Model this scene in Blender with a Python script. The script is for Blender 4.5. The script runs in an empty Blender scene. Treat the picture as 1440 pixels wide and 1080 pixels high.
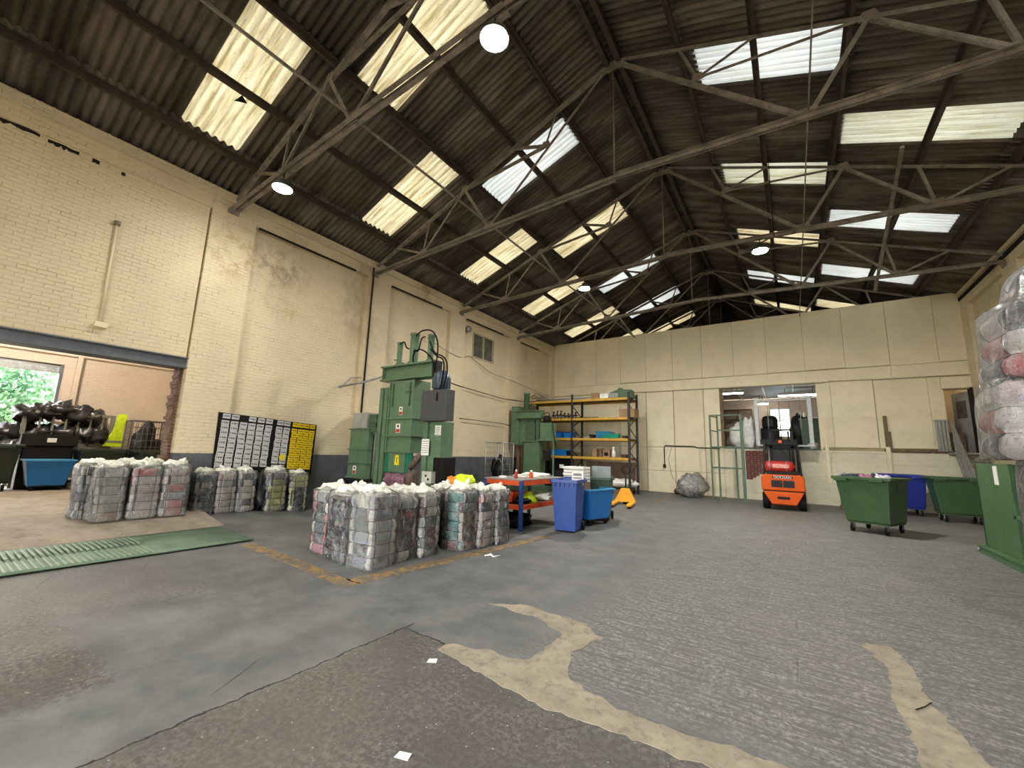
import bpy, bmesh, math, random
from mathutils import Vector, Matrix, noise as mnoise
PI = math.pi
sc = bpy.context.scene
COL = sc.collection
# ------------------------------------------------------------------ camera
yaw, pitch, roll = -0.597085, 0.164441, 0.0309897
F_ = Vector((math.sin(yaw)*math.cos(pitch), math.cos(yaw)*math.cos(pitch), math.sin(pitch)))
R_ = Vector((math.cos(yaw), -math.sin(yaw), 0))
U_ = R_.cross(F_)
c_, s_ = math.cos(roll), math.sin(roll)
R2, U2 = c_*R_ + s_*U_, -s_*R_ + c_*U_
cam_d = bpy.data.cameras.new('camera')
cam = bpy.data.objects.new('camera', cam_d); COL.objects.link(cam)
cam.matrix_world = Matrix(((R2.x, U2.x, -F_.x, 0), (R2.y, U2.y, -F_.y, 0), (R2.z, U2.z, -F_.z, 1.6), (0, 0, 0, 1)))
cam_d.sensor_fit = 'HORIZONTAL'; cam_d.sensor_width = 36; cam_d.lens = 578.85/1440*36
cam_d.clip_start = 0.05; cam_d.clip_end = 300
sc.camera = cam
# ------------------------------------------------------------------ world, exposure
SKY = 7.0
LAMP = 165.0
EXPO = 1.37
w = bpy.data.worlds.new('sky'); sc.world = w; w.use_nodes = True
bg = w.node_tree.nodes['Background']; bg.inputs[0].default_value = (0.98, 0.985, 0.98, 1); bg.inputs[1].default_value = SKY
sc.view_settings.view_transform = 'Standard'; sc.view_settings.look = 'None'
sc.view_settings.gamma = 1; sc.view_settings.use_curve_mapping = False; sc.view_settings.exposure = EXPO
cy = sc.cycles
cy.use_denoising = True; cy.max_bounces = 7; cy.diffuse_bounces = 4; cy.glossy_bounces = 2
cy.transmission_bounces = 6; cy.transparent_max_bounces = 10; cy.sample_clamp_indirect = 12
cy.caustics_reflective = False; cy.caustics_refractive = False

# ------------------------------------------------------------------ helpers
def S(r, g, b):
    f = lambda c: (c/255/12.92) if c/255 <= 0.04045 else ((c/255+0.055)/1.055)**2.4
    return (f(r), f(g), f(b))

def new_mat(name):
    m = bpy.data.materials.new(name); m.use_nodes = True
    nt = m.node_tree
    return m, nt, nt.nodes['Principled BSDF'], nt.nodes, nt.links

def nd(N, t, **kw):
    n = N.new(t)
    for k, v in kw.items():
        if k in n.inputs: n.inputs[k].default_value = v
        else: setattr(n, k, v)
    return n

def mixc(N, L, fac, a, b, mode='MIX'):
    n = N.new('ShaderNodeMix'); n.data_type = 'RGBA'; n.blend_type = mode
    for sock, v in ((n.inputs[0], fac), (n.inputs[6], a), (n.inputs[7], b)):
        if hasattr(v, 'links'): L.new(v, sock)
        elif isinstance(v, (tuple, list)): sock.default_value = (*v[:3], 1)
        else: sock.default_value = v
    return n.outputs[2]

def math_(N, L, op, a, b=None, c=None, clamp=False):
    n = N.new('ShaderNodeMath'); n.operation = op; n.use_clamp = clamp
    for i, v in enumerate((a, b, c)):
        if v is None: continue
        if hasattr(v, 'links'): L.new(v, n.inputs[i])
        else: n.inputs[i].default_value = v
    return n.outputs[0]

def ramp(N, L, src, lo, hi, inv=False):
    n = N.new('ShaderNodeMapRange'); n.interpolation_type = 'SMOOTHSTEP'
    L.new(src, n.inputs[0]); n.inputs[1].default_value = lo; n.inputs[2].default_value = hi
    n.inputs[3].default_value = 1 if inv else 0; n.inputs[4].default_value = 0 if inv else 1
    return n.outputs[0]

def nz(N, L, vec, scale, detail=4, rough=0.55, dist=0):
    n = nd(N, 'ShaderNodeTexNoise', Scale=scale, Detail=detail, Roughness=rough, Distortion=dist)
    if vec is not None: L.new(vec, n.inputs['Vector'])
    return n.outputs['Fac']

def objco(N): return N.new('ShaderNodeTexCoord').outputs['Object']

def mapping(N, L, vec, scale=(1, 1, 1), rot=(0, 0, 0), loc=(0, 0, 0)):
    n = N.new('ShaderNodeMapping'); L.new(vec, n.inputs[0])
    n.inputs[1].default_value = loc; n.inputs[2].default_value = rot; n.inputs[3].default_value = scale
    return n.outputs[0]

def bump(N, L, B, h, strength=0.4, dist=0.02):
    n = nd(N, 'ShaderNodeBump', Strength=strength, Distance=dist)
    L.new(h, n.inputs['Height']); L.new(n.outputs[0], B.inputs['Normal'])
    return n

_MC = {}
def M(name, col, rough=0.55, metal=0.0, var=0.12, scale=5.0, dirt=None, dfac=0.35, bmp=0.0, bscale=60, spec=0.5):
    """painted / plastic / metal surface with slight procedural variation"""
    if name in _MC: return _MC[name]
    m, nt, B, N, L = new_mat(name)
    co = objco(N); f = nz(N, L, co, scale)
    dark = tuple(c*(1-var) for c in col); lite = tuple(min(1, c*(1+var)) for c in col)
    c = mixc(N, L, ramp(N, L, f, 0.3, 0.7), dark, lite)
    if dirt:
        g = nz(N, L, co, scale*2.3, 6, 0.7)
        c = mixc(N, L, math_(N, L, 'MULTIPLY', ramp(N, L, g, 0.48, 0.68), dfac), c, dirt)
    L.new(c, B.inputs['Base Color'])
    B.inputs['Roughness'].default_value = rough; B.inputs['Metallic'].default_value = metal
    B.inputs['Specular IOR Level'].default_value = spec
    if bmp: bump(N, L, B, nz(N, L, co, bscale, 5), bmp, 0.01)
    _MC[name] = m
    return m

class MB:
    """collects shapes and links them as ONE mesh object"""
    def __init__(s, off=(0, 0, 0)):
        s.v = []; s.f = []; s.sm = []; s.off = off
    def add(s, vs, fs, smooth=False):
        b = len(s.v); s.v += [tuple(v) for v in vs]
        for f in fs: s.f.append(tuple(i+b for i in f)); s.sm.append(smooth)
        return s
    def box(s, x0, x1, y0, y1, z0, z1):
        return s.add([(x0,y0,z0),(x1,y0,z0),(x1,y1,z0),(x0,y1,z0),(x0,y0,z1),(x1,y0,z1),(x1,y1,z1),(x0,y1,z1)],
                     [(0,3,2,1),(4,5,6,7),(0,1,5,4),(1,2,6,5),(2,3,7,6),(3,0,4,7)])
    def frustum(s, b, t, z0, z1):
        """b,t = (x0,x1,y0,y1) at z0 and z1"""
        return s.add([(b[0],b[2],z0),(b[1],b[2],z0),(b[1],b[3],z0),(b[0],b[3],z0),(t[0],t[2],z1),(t[1],t[2],z1),(t[1],t[3],z1),(t[0],t[3],z1)],
                     [(0,3,2,1),(4,5,6,7),(0,1,5,4),(1,2,6,5),(2,3,7,6),(3,0,4,7)])
    def bar(s, p, q, w=0.05, h=None, up=(0, 0, 1)):
        p, q = Vector(p), Vector(q); h = h or w
        d = (q-p); d.normalize(); u = Vector(up)
        if abs(d.dot(u)) > 0.98: u = Vector((0, 1, 0))
        a = d.cross(u); a.normalize(); b = a.cross(d)
        a *= w/2; b *= h/2
        return s.add([p-a-b, p+a-b, p+a+b, p-a+b, q-a-b, q+a-b, q+a+b, q-a+b],
                     [(0,1,2,3),(7,6,5,4),(4,5,1,0),(5,6,2,1),(6,7,3,2),(7,4,0,3)])
    def angle(s, p, q, w=0.07, t=0.012, flip=1):
        """steel angle section between two points"""
        p, q = Vector(p), Vector(q); d = (q-p).normalized(); u = Vector((0, 1, 0)) if abs(d.y) < 0.9 else Vector((0, 0, 1))
        a = d.cross(u).normalized(); b = u*flip
        s.bar(p, q, w, t, up=u); off = a*(w/2)
        return s.bar(p+off+b*w/2, q+off+b*w/2, t, w, up=u)
    def tube(s, pts, r=0.02, n=8, cap=True):
        P = [Vector(p) for p in pts]; base = len(s.v); rad = r if isinstance(r, (list, tuple)) else [r]*len(P)
        prev = None
        for i, p in enumerate(P):
            d = (P[min(i+1, len(P)-1)]-P[max(i-1, 0)]).normalized()
            if prev is None:
                a = d.cross(Vector((0, 0, 1)));
                if a.length < 0.05: a = d.cross(Vector((0, 1, 0)))
            else: a = prev - d*prev.dot(d)
            a.normalize(); prev = a; b = d.cross(a)
            for k in range(n):
                t = 2*PI*k/n; s.v.append(tuple(p+(a*math.cos(t)+b*math.sin(t))*rad[i]))
        for i in range(len(P)-1):
            for k in range(n):
                k2 = (k+1) % n
                s.f.append((base+i*n+k, base+i*n+k2, base+(i+1)*n+k2, base+(i+1)*n+k)); s.sm.append(True)
        if cap:
            s.f.append(tuple(base+k for k in reversed(range(n)))); s.sm.append(False)
            e = base+(len(P)-1)*n; s.f.append(tuple(e+k for k in range(n))); s.sm.append(False)
        return s
    def lathe(s, prof, c=(0, 0, 0), n=20, axis='z'):
        base = len(s.v)
        for r, h in prof:
            for k in range(n):
                t = 2*PI*k/n; x, y = r*math.cos(t), r*math.sin(t)
                p = {'z': (x, y, h), 'x': (h, x, y), 'y': (x, h, y)}[axis]
                s.v.append((p[0]+c[0], p[1]+c[1], p[2]+c[2]))
        for i in range(len(prof)-1):
            for k in range(n):
                k2 = (k+1) % n; s.f.append((base+i*n+k, base+i*n+k2, base+(i+1)*n+k2, base+(i+1)*n+k)); s.sm.append(True)
        s.f.append(tuple(base+k for k in reversed(range(n)))); s.sm.append(False)
        e = base+(len(prof)-1)*n; s.f.append(tuple(e+k for k in range(n))); s.sm.append(False)
        return s
    def prism(s, poly, h0, h1, axis='z'):
        """poly = 2D outline, extruded between h0 and h1 along axis"""
        n = len(poly); g = {'z': lambda a, b, h: (a, b, h), 'y': lambda a, b, h: (a, h, b), 'x': lambda a, b, h: (h, a, b)}[axis]
        vs = [g(a, b, h0) for a, b in poly]+[g(a, b, h1) for a, b in poly]
        fs = [tuple(reversed(range(n))), tuple(range(n, 2*n))]+[(i, (i+1) % n, n+(i+1) % n, n+i) for i in range(n)]
        return s.add(vs, fs)
    def blob(s, c, r, seed=0, n=14, m=9, amp=0.25, fr=1.6, flat=0.0):
        """lumpy rounded mass, radii r=(rx,ry,rz)"""
        base = len(s.v)
        for j in range(m+1):
            ph = PI*j/m-PI/2
            for k in range(n):
                t = 2*PI*k/n; d = Vector((math.cos(ph)*math.cos(t), math.cos(ph)*math.sin(t), math.sin(ph)))
                g = 1+amp*mnoise.noise(d*fr+Vector((seed*3.1, seed*1.7, seed)))*2
                z = d.z*r[2]*g
                if flat: z = max(z, -r[2]*flat)
                s.v.append((c[0]+d.x*r[0]*g, c[1]+d.y*r[1]*g, c[2]+z))
        for j in range(m):
            for k in range(n):
                k2 = (k+1) % n; s.f.append((base+j*n+k, base+j*n+k2, base+(j+1)*n+k2, base+(j+1)*n+k)); s.sm.append(True)
        return s
    def data(s, name, mat=None):
        me = bpy.data.meshes.new(name); o = s.off
        me.from_pydata([(v[0]-o[0], v[1]-o[1], v[2]-o[2]) for v in s.v], [], s.f)
        me.polygons.foreach_set('use_smooth', s.sm)
        if mat: me.materials.append(mat)
        me.update(); return me
    def build(s, name, mat, parent=None, bevel=0):
        if parent is not None and s.off == (0, 0, 0) and 'world_off' in parent: s.off = tuple(parent['world_off'])
        me = s.data(name, mat)
        bm = bmesh.new(); bm.from_mesh(me); bmesh.ops.recalc_face_normals(bm, faces=bm.faces); bm.to_mesh(me); bm.free()
        o = bpy.data.objects.new(name, me); COL.objects.link(o)
        if parent is not None: o.parent = parent
        if bevel:
            md = o.modifiers.new('bevel', 'BEVEL'); md.width = bevel; md.segments = 2; md.limit_method = 'ANGLE'; md.angle_limit = 0.6
        return o

OFF = {}
def thing(name, label, cat, loc=(0, 0, 0), rz=0, group=None, kind=None):
    o = bpy.data.objects.new(name, None); COL.objects.link(o); o.empty_display_size = 0.1
    o.location = loc; o.rotation_euler = (0, 0, rz)
    if label: o['label'] = label
    if cat: o['category'] = cat
    if group: o['group'] = group
    if kind: o['kind'] = kind
    return o
def tag(o, label=None, cat=None, group=None, kind=None):
    for k, v in (('label', label), ('category', cat), ('group', group), ('kind', kind)):
        if v: o[k] = v
    return o
def copy_tree(o, parent=None):
    c = o.copy(); COL.objects.link(c); c.parent = parent
    for ch in [x for x in o.children]: copy_tree(ch, c)
    return c
def at(o):          # mesh builder in WORLD coordinates for an unrotated thing
    return MB(off=tuple(o.location))
def inst(name, me, parent, loc=(0, 0, 0), rot=(0, 0, 0)):
    o = bpy.data.objects.new(name, me); COL.objects.link(o); o.parent = parent; o.location = loc; o.rotation_euler = rot
    return o
def sstep(x): x = max(0, min(1, x)); return x*x*(3-2*x)
XL, XR, YB, XM = -10.9, 5.3, 20.0, -2.8
def zfloor(x, y): return 0.11*sstep((-8.2-x)/2.0)*(1-sstep((y-4.4)/1.6))*sstep((y+4)/3)
def zslab(x): return 0.005+0.195*sstep((-8.7-x)/1.7)
def zroof(x): return 10.65-0.389*abs(x-XM)
# ------------------------------------------------------------------ special materials
def wall_mat(name, plane, cream, dado=None, dado_z=1.38, stain=0.75, bmpd=0.012):
    """painted brick: courses in relief; plane 'yz' or 'xz'"""
    m, nt, B, N, L = new_mat(name)
    co = objco(N); sep = N.new('ShaderNodeSeparateXYZ'); L.new(co, sep.inputs[0])
    cmb = N.new('ShaderNodeCombineXYZ'); L.new(sep.outputs[1 if plane == 'yz' else 0], cmb.inputs[0]); L.new(sep.outputs[2], cmb.inputs[1])
    v = cmb.outputs[0]
    br = nd(N, 'ShaderNodeTexBrick', Scale=1.0); br.offset = 0.5
    br.inputs['Brick Width'].default_value = 0.235; br.inputs['Row Height'].default_value = 0.078; br.inputs['Mortar Size'].default_value = 0.008
    br.inputs['Mortar Smooth'].default_value = 0.6
    br.inputs['Color1'].default_value = (1, 1, 1, 1); br.inputs['Color2'].default_value = (0.72, 0.72, 0.72, 1); br.inputs['Mortar'].default_value = (0, 0, 0, 1)
    wob = mixc(N, L, 0.02, v, nd(N, 'ShaderNodeTexNoise', Scale=4.0).outputs['Color'], 'LINEAR_LIGHT')
    L.new(wob, br.inputs['Vector'])
    big = nz(N, L, co, 0.5, 5, 0.6); mid = nz(N, L, co, 3.0, 6, 0.65)
    c = mixc(N, L, ramp(N, L, big, 0.3, 0.7), tuple(x*0.86 for x in cream), cream)
    c = mixc(N, L, math_(N, L, 'MULTIPLY', ramp(N, L, mid, 0.55, 0.75), 0.25), c, tuple(x*0.75 for x in cream))
    # chipped paint along joints
    chip = math_(N, L, 'MULTIPLY', ramp(N, L, br.outputs['Fac'], 0.3, 0.8), ramp(N, L, nz(N, L, mapping(N, L, co, (0.6, 0.6, 2.4)), 2.6, 5, 0.7), 0.50, 0.62))
    c = mixc(N, L, math_(N, L, 'MULTIPLY', chip, 0.4), c, (0.20, 0.14, 0.085))
    # damp staining, high on the wall and by the piers
    st = math_(N, L, 'MULTIPLY', ramp(N, L, nz(N, L, mapping(N, L, co, (1, 0.55, 0.35)), 0.8, 6, 0.7), 0.53, 0.74), ramp(N, L, sep.outputs[2], 3.2, 6.6))
    c = mixc(N, L, math_(N, L, 'MULTIPLY', st, stain), c, (0.24, 0.14, 0.055))
    for cy_, cz_, ry_, rz_, cc_, fc_ in ((3.9, 6.1, 0.9, 1.0, (0.42, 0.26, 0.08), 0.75), (5.0, 6.2, 1.0, 0.9, (0.20, 0.15, 0.08), 0.6), (5.4, 5.1, 0.5, 0.4, (0.45, 0.30, 0.10), 0.5)) if dado and name.endswith('left') else ():
        dst = N.new('ShaderNodeVectorMath'); dst.operation = 'LENGTH'; L.new(mapping(N, L, co, (0, 1/ry_, 1/rz_), loc=(0, -cy_/ry_, -cz_/rz_)), dst.inputs[0])
        msk = math_(N, L, 'MULTIPLY', ramp(N, L, dst.outputs['Value'], 0.2, 1.0, True), ramp(N, L, nz(N, L, co, 4.0, 6, 0.7), 0.42, 0.64))
        c = mixc(N, L, math_(N, L, 'MULTIPLY', msk, fc_), c, cc_)
    spots = ramp(N, L, nz(N, L, co, 9.0, 2), 0.76, 0.80)
    c = mixc(N, L, math_(N, L, 'MULTIPLY', spots, 0.5), c, (0.12, 0.08, 0.05))
    if dado:
        zz = math_(N, L, 'ADD', sep.outputs[2], math_(N, L, 'MULTIPLY', nz(N, L, co, 14), 0.015))
        dd = mixc(N, L, ramp(N, L, mid, 0.4, 0.75), dado, tuple(x*1.5 for x in dado))
        c = mixc(N, L, ramp(N, L, zz, dado_z-0.004, dado_z+0.008, True), c, dd)
    L.new(c, B.inputs['Base Color']); B.inputs['Roughness'].default_value = 0.62
    h = math_(N, L, 'ADD', math_(N, L, 'MULTIPLY', br.outputs['Color'], 1.0), math_(N, L, 'MULTIPLY', nz(N, L, co, 25, 4), 0.35))
    bump(N, L, B, h, 0.75, bmpd)
    return m
CREAM = S(214, 200, 160)
m_wall_l = wall_mat('painted brick left', 'yz', S(225, 209, 175), S(84, 85, 90))
m_wall_r = wall_mat('painted brick right', 'yz', S(226, 212, 174), S(84, 85, 90))
m_wall_b = wall_mat('painted brick back', 'xz', S(228, 220, 192), None, stain=0.0)
m_peach = wall_mat('peach brick', 'yz', S(226, 208, 188), None, stain=0.15)
m_redbrick = wall_mat('bare red brick', 'xz', S(112, 58, 44), None, stain=0.0)
m_board = M('painted board', S(226, 214, 180), 0.6, var=0.05, scale=0.7, dirt=S(150, 138, 104), dfac=0.12)
m_board2 = M('painted board paler', S(230, 219, 186), 0.6, var=0.05, scale=0.9, dirt=S(150, 138, 104), dfac=0.15)
m_seam = M('gap behind boards', S(168, 154, 118), 0.8)
m_steel_paint = M('grey beam paint', S(96, 102, 108), 0.5, var=0.1, dirt=S(60, 50, 40), dfac=0.3)
m_truss = M('old truss steel', S(136, 127, 116), 0.65, var=0.25, scale=3, dirt=S(50, 36, 26), dfac=0.5)
m_purlin = M('purlin steel', S(70, 58, 48), 0.75, var=0.25, scale=3, dirt=S(26, 21, 17), dfac=0.5)
m_dark = M('dark trim', S(28, 25, 23), 0.7, spec=0.3)
m_black = M('black plastic', S(13, 13, 14), 0.5, spec=0.3)
m_rubber = M('rubber', S(14, 14, 14), 0.8, spec=0.25)
m_conduit = M('conduit grey', S(126, 116, 100), 0.6)
m_galv = M('galvanised steel', S(150, 152, 150), 0.45, 0.55, var=0.15, scale=12)
m_white = M('white plastic', S(228, 228, 224), 0.45)
m_paper = M('paper', S(232, 230, 222), 0.8, var=0.05)
m_wood = M('rough timber', S(110, 92, 68), 0.8, var=0.25, scale=8)
m_green = M('machine green', S(90, 117, 88), 0.42, var=0.12, scale=2.5, dirt=S(60, 76, 58), dfac=0.35)
m_dgreen = M('dark machine green', S(70, 95, 70), 0.5, var=0.15, dirt=S(34, 40, 28), dfac=0.4)
m_bin_green = M('bin green', S(56, 86, 50), 0.42, var=0.1, dirt=S(40, 60, 34), dfac=0.3)
m_bin_dgreen = M('bin dark green', S(40, 70, 42), 0.45, var=0.1)
m_bin_blue = M('bin blue', S(42, 74, 146), 0.38, var=0.07)
m_bin_navy = M('bin navy', S(22, 44, 140), 0.4, var=0.08)
m_tub_blue = M('tub blue', S(22, 108, 182), 0.35, var=0.08)
m_tub_blue_in = M('tub teal', S(30, 120, 160), 0.4)
m_orange = M('rack orange', S(214, 84, 36), 0.5, var=0.1)
m_rack_yel = M('beam ochre', S(196, 152, 54), 0.5, var=0.12, dirt=S(120, 84, 40), dfac=0.4)
m_rack_dark = M('upright dark', S(40, 38, 42), 0.5)
m_blue_leg = M('bench blue', S(36, 72, 140), 0.45)
m_yellow = M('truck yellow', S(236, 164, 28), 0.42, var=0.07)
m_fork = M('truck orange', S(206, 84, 12), 0.5, var=0.06, spec=0.2)
m_red = M('gas bottle red', S(176, 44, 40), 0.4)
m_hivis = M('hi vis fabric', S(206, 232, 30), 0.7, var=0.15, scale=10)
m_glass = M('dirty glass', S(96, 94, 88), 0.25, var=0.25, scale=4)

def roof_mat(name):
    m, nt, B, N, L = new_mat(name)
    co = objco(N); geo = N.new('ShaderNodeNewGeometry').outputs['Position']
    f = nz(N, L, mapping(N, L, geo, (0.5, 3, 1)), 0.9, 6, 0.65)
    oi = N.new('ShaderNodeObjectInfo').outputs['Random']
    a = mixc(N, L, oi, S(114, 105, 97), S(142, 131, 120))
    c = mixc(N, L, ramp(N, L, f, 0.35, 0.7), tuple(x*0.5 for x in S(110, 100, 90)), a)
    sp = ramp(N, L, nz(N, L, geo, 16, 5, 0.7), 0.60, 0.72)
    c = mixc(N, L, math_(N, L, 'MULTIPLY', sp, 0.25), c, S(170, 156, 140))
    L.new(c, B.inputs['Base Color']); B.inputs['Roughness'].default_value = 0.9; B.inputs['Specular IOR Level'].default_value = 0.2
    return m
m_roof = roof_mat('asbestos cement sheet')

def sky_mat(name, col, dirt=0.5):
    """weathered translucent roof light sheet: lets daylight through, diffused"""
    m, nt, B, N, L = new_mat(name)
    geo = N.new('ShaderNodeNewGeometry').outputs['Position']
    g1 = nz(N, L, mapping(N, L, geo, (0.5, 9.0, 1)), 1.6, 6, 0.7); g2 = nz(N, L, geo, 22, 4, 0.7)
    c = mixc(N, L, math_(N, L, 'MULTIPLY', ramp(N, L, g1, 0.42, 0.72), dirt), col, tuple(x*y for x, y in zip(col, (0.55, 0.47, 0.3))))
    c = mixc(N, L, math_(N, L, 'MULTIPLY', ramp(N, L, g2, 0.58, 0.68), dirt), c, tuple(x*0.45 for x in col))
    tr = N.new('ShaderNodeBsdfTranslucent'); L.new(c, tr.inputs[0])
    df = N.new('ShaderNodeBsdfDiffuse'); df.inputs[0].default_value = (0.35, 0.33, 0.27, 1)
    mx = N.new('ShaderNodeMixShader'); mx.inputs[0].default_value = 0.25
    L.new(tr.outputs[0], mx.inputs[1]); L.new(df.outputs[0], mx.inputs[2])
    L.new(mx.outputs[0], N['Material Output'].inputs[0])
    return m
m_sky_y = sky_mat('yellowed roof light', (0.39, 0.365, 0.29), 0.8)
m_sky_w = sky_mat('clear roof light', (0.36, 0.37, 0.365), 0.3)
m_sky_g = sky_mat('greyish roof light', (0.34, 0.34, 0.30), 0.55)

def floor_mat():
    m, nt, B, N, L = new_mat('worn concrete floor')
    co = objco(N); sep = N.new('ShaderNodeSeparateXYZ'); L.new(co, sep.inputs[0]); X, Y = sep.outputs[0], sep.outputs[1]
    wob = math_(N, L, 'MULTIPLY', math_(N, L, 'SUBTRACT', nz(N, L, co, 2.5, 6, 0.6), 0.5), 0.35)
    Xw, Yw = math_(N, L, 'ADD', X, wob), math_(N, L, 'ADD', Y, wob)
    b1 = nz(N, L, co, 0.35, 6, 0.6); b2 = nz(N, L, co, 2.2, 7, 0.68); fine = nz(N, L, co, 26, 6, 0.75)
    # sealed grey screed
    c_s = mixc(N, L, ramp(N, L, b2, 0.34, 0.68), S(86, 88, 88), S(112, 113, 111))
    # scoured slab, streaked across the hall
    stv = mapping(N, L, co, (2.0, 16.0, 1), (0, 0, 0.35))
    st = nz(N, L, stv, 1.6, 7, 0.72)
    c_r = mixc(N, L, ramp(N, L, st, 0.38, 0.60), S(88, 87, 85), S(150, 148, 144))
    c_r = mixc(N, L, ramp(N, L, fine, 0.40, 0.62), tuple(x*0.68 for x in S(112, 110, 106)), c_r)
    # rough brownish concrete with exposed aggregate
    c_b = mixc(N, L, ramp(N, L, b2, 0.35, 0.66), S(88, 84, 80), S(114, 110, 104))
    c_b = mixc(N, L, ramp(N, L, fine, 0.42, 0.6), tuple(x*0.6 for x in S(98, 94, 90)), c_b)
    vo = nd(N, 'ShaderNodeTexVoronoi', Scale=22.0); L.new(co, vo.inputs['Vector'])
    agg = math_(N, L, 'MULTIPLY', ramp(N, L, vo.outputs['Distance'], 0.10, 0.16, True), ramp(N, L, nz(N, L, co, 30, 1), 0.53, 0.57))
    c_b = mixc(N, L, math_(N, L, 'MULTIPLY', agg, 0.85), c_b, S(178, 172, 162))
    # zones
    z_near = math_(N, L, 'MULTIPLY', ramp(N, L, math_(N, L, 'ADD', X, math_(N, L, 'MULTIPLY', wob, 0.3)), -3.04, -3.00), ramp(N, L, math_(N, L, 'ADD', Y, math_(N, L, 'MULTIPLY', wob, 0.3)), 2.82, 2.86, True))
    z_left = math_(N, L, 'MULTIPLY', ramp(N, L, Xw, -3.75, -4.0), ramp(N, L, Yw, 1.25, 0.95))
    z_left2 = math_(N, L, 'MULTIPLY', ramp(N, L, Xw, -5.0, -5.6), ramp(N, L, Yw, 2.6, 2.1))
    z_right = ramp(N, L, math_(N, L, 'ADD', Xw, math_(N, L, 'MULTIPLY', Y, 0.02)), -2.2, -1.3)
    z_right = math_(N, L, 'MULTIPLY', z_right, ramp(N, L, Yw, 2.7, 3.2))
    c = mixc(N, L, z_right, c_s, c_r)
    c = mixc(N, L, math_(N, L, 'MAXIMUM', math_(N, L, 'MAXIMUM', z_near, z_left), math_(N, L, 'MULTIPLY', z_left2, 0.6)), c, c_b)
    c = mixc(N, L, math_(N, L, 'MULTIPLY', ramp(N, L, b1, 0.50, 0.72), 0.28), c, S(146, 138, 126))
    # cracks
    cr1 = math_(N, L, 'ABSOLUTE', math_(N, L, 'ADD', X, math_(N, L, 'ADD', 3.03, math_(N, L, 'MULTIPLY', math_(N, L, 'SUBTRACT', nz(N, L, co, 5, 4, 0.7), 0.5), 0.12))))
    cr1 = math_(N, L, 'MULTIPLY', ramp(N, L, cr1, 0.004, 0.012, True), ramp(N, L, Y, 3.0, 2.95))
    cr2 = math_(N, L, 'ABSOLUTE', math_(N, L, 'ADD', Y, math_(N, L, 'ADD', -2.84, math_(N, L, 'MULTIPLY', math_(N, L, 'SUBTRACT', nz(N, L, co, 5, 4, 0.7), 0.5), 0.12))))
    cr2 = math_(N, L, 'MULTIPLY', ramp(N, L, cr2, 0.004, 0.012, True), math_(N, L, 'MULTIPLY', ramp(N, L, X, -3.05, -3.0), ramp(N, L, X, -2.2, -2.3)))
    vc = nd(N, 'ShaderNodeTexVoronoi', Scale=0.55); vc.feature = 'DISTANCE_TO_EDGE'
    L.new(mixc(N, L, 0.12, co, nd(N, 'ShaderNodeTexNoise', Scale=3.0, Detail=6.0).outputs['Color'], 'LINEAR_LIGHT'), vc.inputs['Vector'])
    hair = math_(N, L, 'MULTIPLY', math_(N, L, 'MULTIPLY', ramp(N, L, vc.outputs['Distance'], 0.0, 0.006, True), ramp(N, L, nz(N, L, co, 0.9, 3), 0.5, 0.62)), 0.55)
    crk = math_(N, L, 'MAXIMUM', math_(N, L, 'MAXIMUM', cr1, cr2), hair)
    c = mixc(N, L, crk, c, S(40, 38, 36))
    # scuffs and pale flecks
    fl = math_(N, L, 'MULTIPLY', ramp(N, L, nz(N, L, mapping(N, L, co, (1, 3, 1), (0, 0, 0.6)), 5, 7, 0.75), 0.62, 0.75), 0.35)
    c = mixc(N, L, fl, c, S(140, 136, 128))
    L.new(c, B.inputs['Base Color'])
    L.new(math_(N, L, 'ADD', math_(N, L, 'MULTIPLY', b2, 0.35), 0.42), B.inputs['Roughness'])
    B.inputs['Specular IOR Level'].default_value = 0.35
    h = math_(N, L, 'ADD', math_(N, L, 'MULTIPLY', fine, math_(N, L, 'ADD', 0.25, math_(N, L, 'MAXIMUM', z_right, z_near))), math_(N, L, 'MULTIPLY', crk, -2.0))
    bump(N, L, B, h, 0.35, 0.012)
    return m
m_floor = floor_mat()
m_slab = M('pale concrete', S(150, 138, 122), 0.85, var=0.16, scale=2.5, dirt=S(98, 90, 80), dfac=0.5, bmp=0.25, bscale=30)
m_filler = M('tan filler', S(150, 141, 122), 0.9, var=0.16, scale=5, dirt=S(104, 98, 90), dfac=0.6, bmp=0.3, bscale=30)
def line_mat():
    m, nt, B, N, L = new_mat('worn yellow line'); co = objco(N)
    f = nz(N, L, co, 7, 7, 0.75)
    c = mixc(N, L, ramp(N, L, f, 0.38, 0.56), S(164, 126, 52), S(98, 93, 84))
    L.new(c, B.inputs['Base Color']); B.inputs['Roughness'].default_value = 0.7; return m
m_line = line_mat()
def plate_mat():
    m, nt, B, N, L = new_mat('green tread plate'); co = objco(N)
    w_ = nd(N, 'ShaderNodeTexWave', Scale=2.6); w_.bands_direction = 'Y'; L.new(co, w_.inputs[0])
    w2 = nd(N, 'ShaderNodeTexWave', Scale=3.2); w2.bands_direction = 'X'; L.new(co, w2.inputs[0])
    f = nz(N, L, co, 2.0, 6, 0.7)
    c = mixc(N, L, ramp(N, L, f, 0.3, 0.7), S(78, 104, 82), S(112, 134, 112))
    sp = N.new('ShaderNodeSeparateXYZ'); L.new(co, sp.inputs[0])
    worn = math_(N, L, 'MULTIPLY', ramp(N, L, sp.outputs[1], 0.2, -1.6), ramp(N, L, w_.outputs[1], 0.4, 0.8))
    c = mixc(N, L, math_(N, L, 'MULTIPLY', worn, 0.8), c, S(168, 176, 156))
    L.new(c, B.inputs['Base Color']); B.inputs['Roughness'].default_value = 0.55
    bump(N, L, B, math_(N, L, 'MULTIPLY', w_.outputs[1], w2.outputs[1]), 0.6, 0.008); return m
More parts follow.
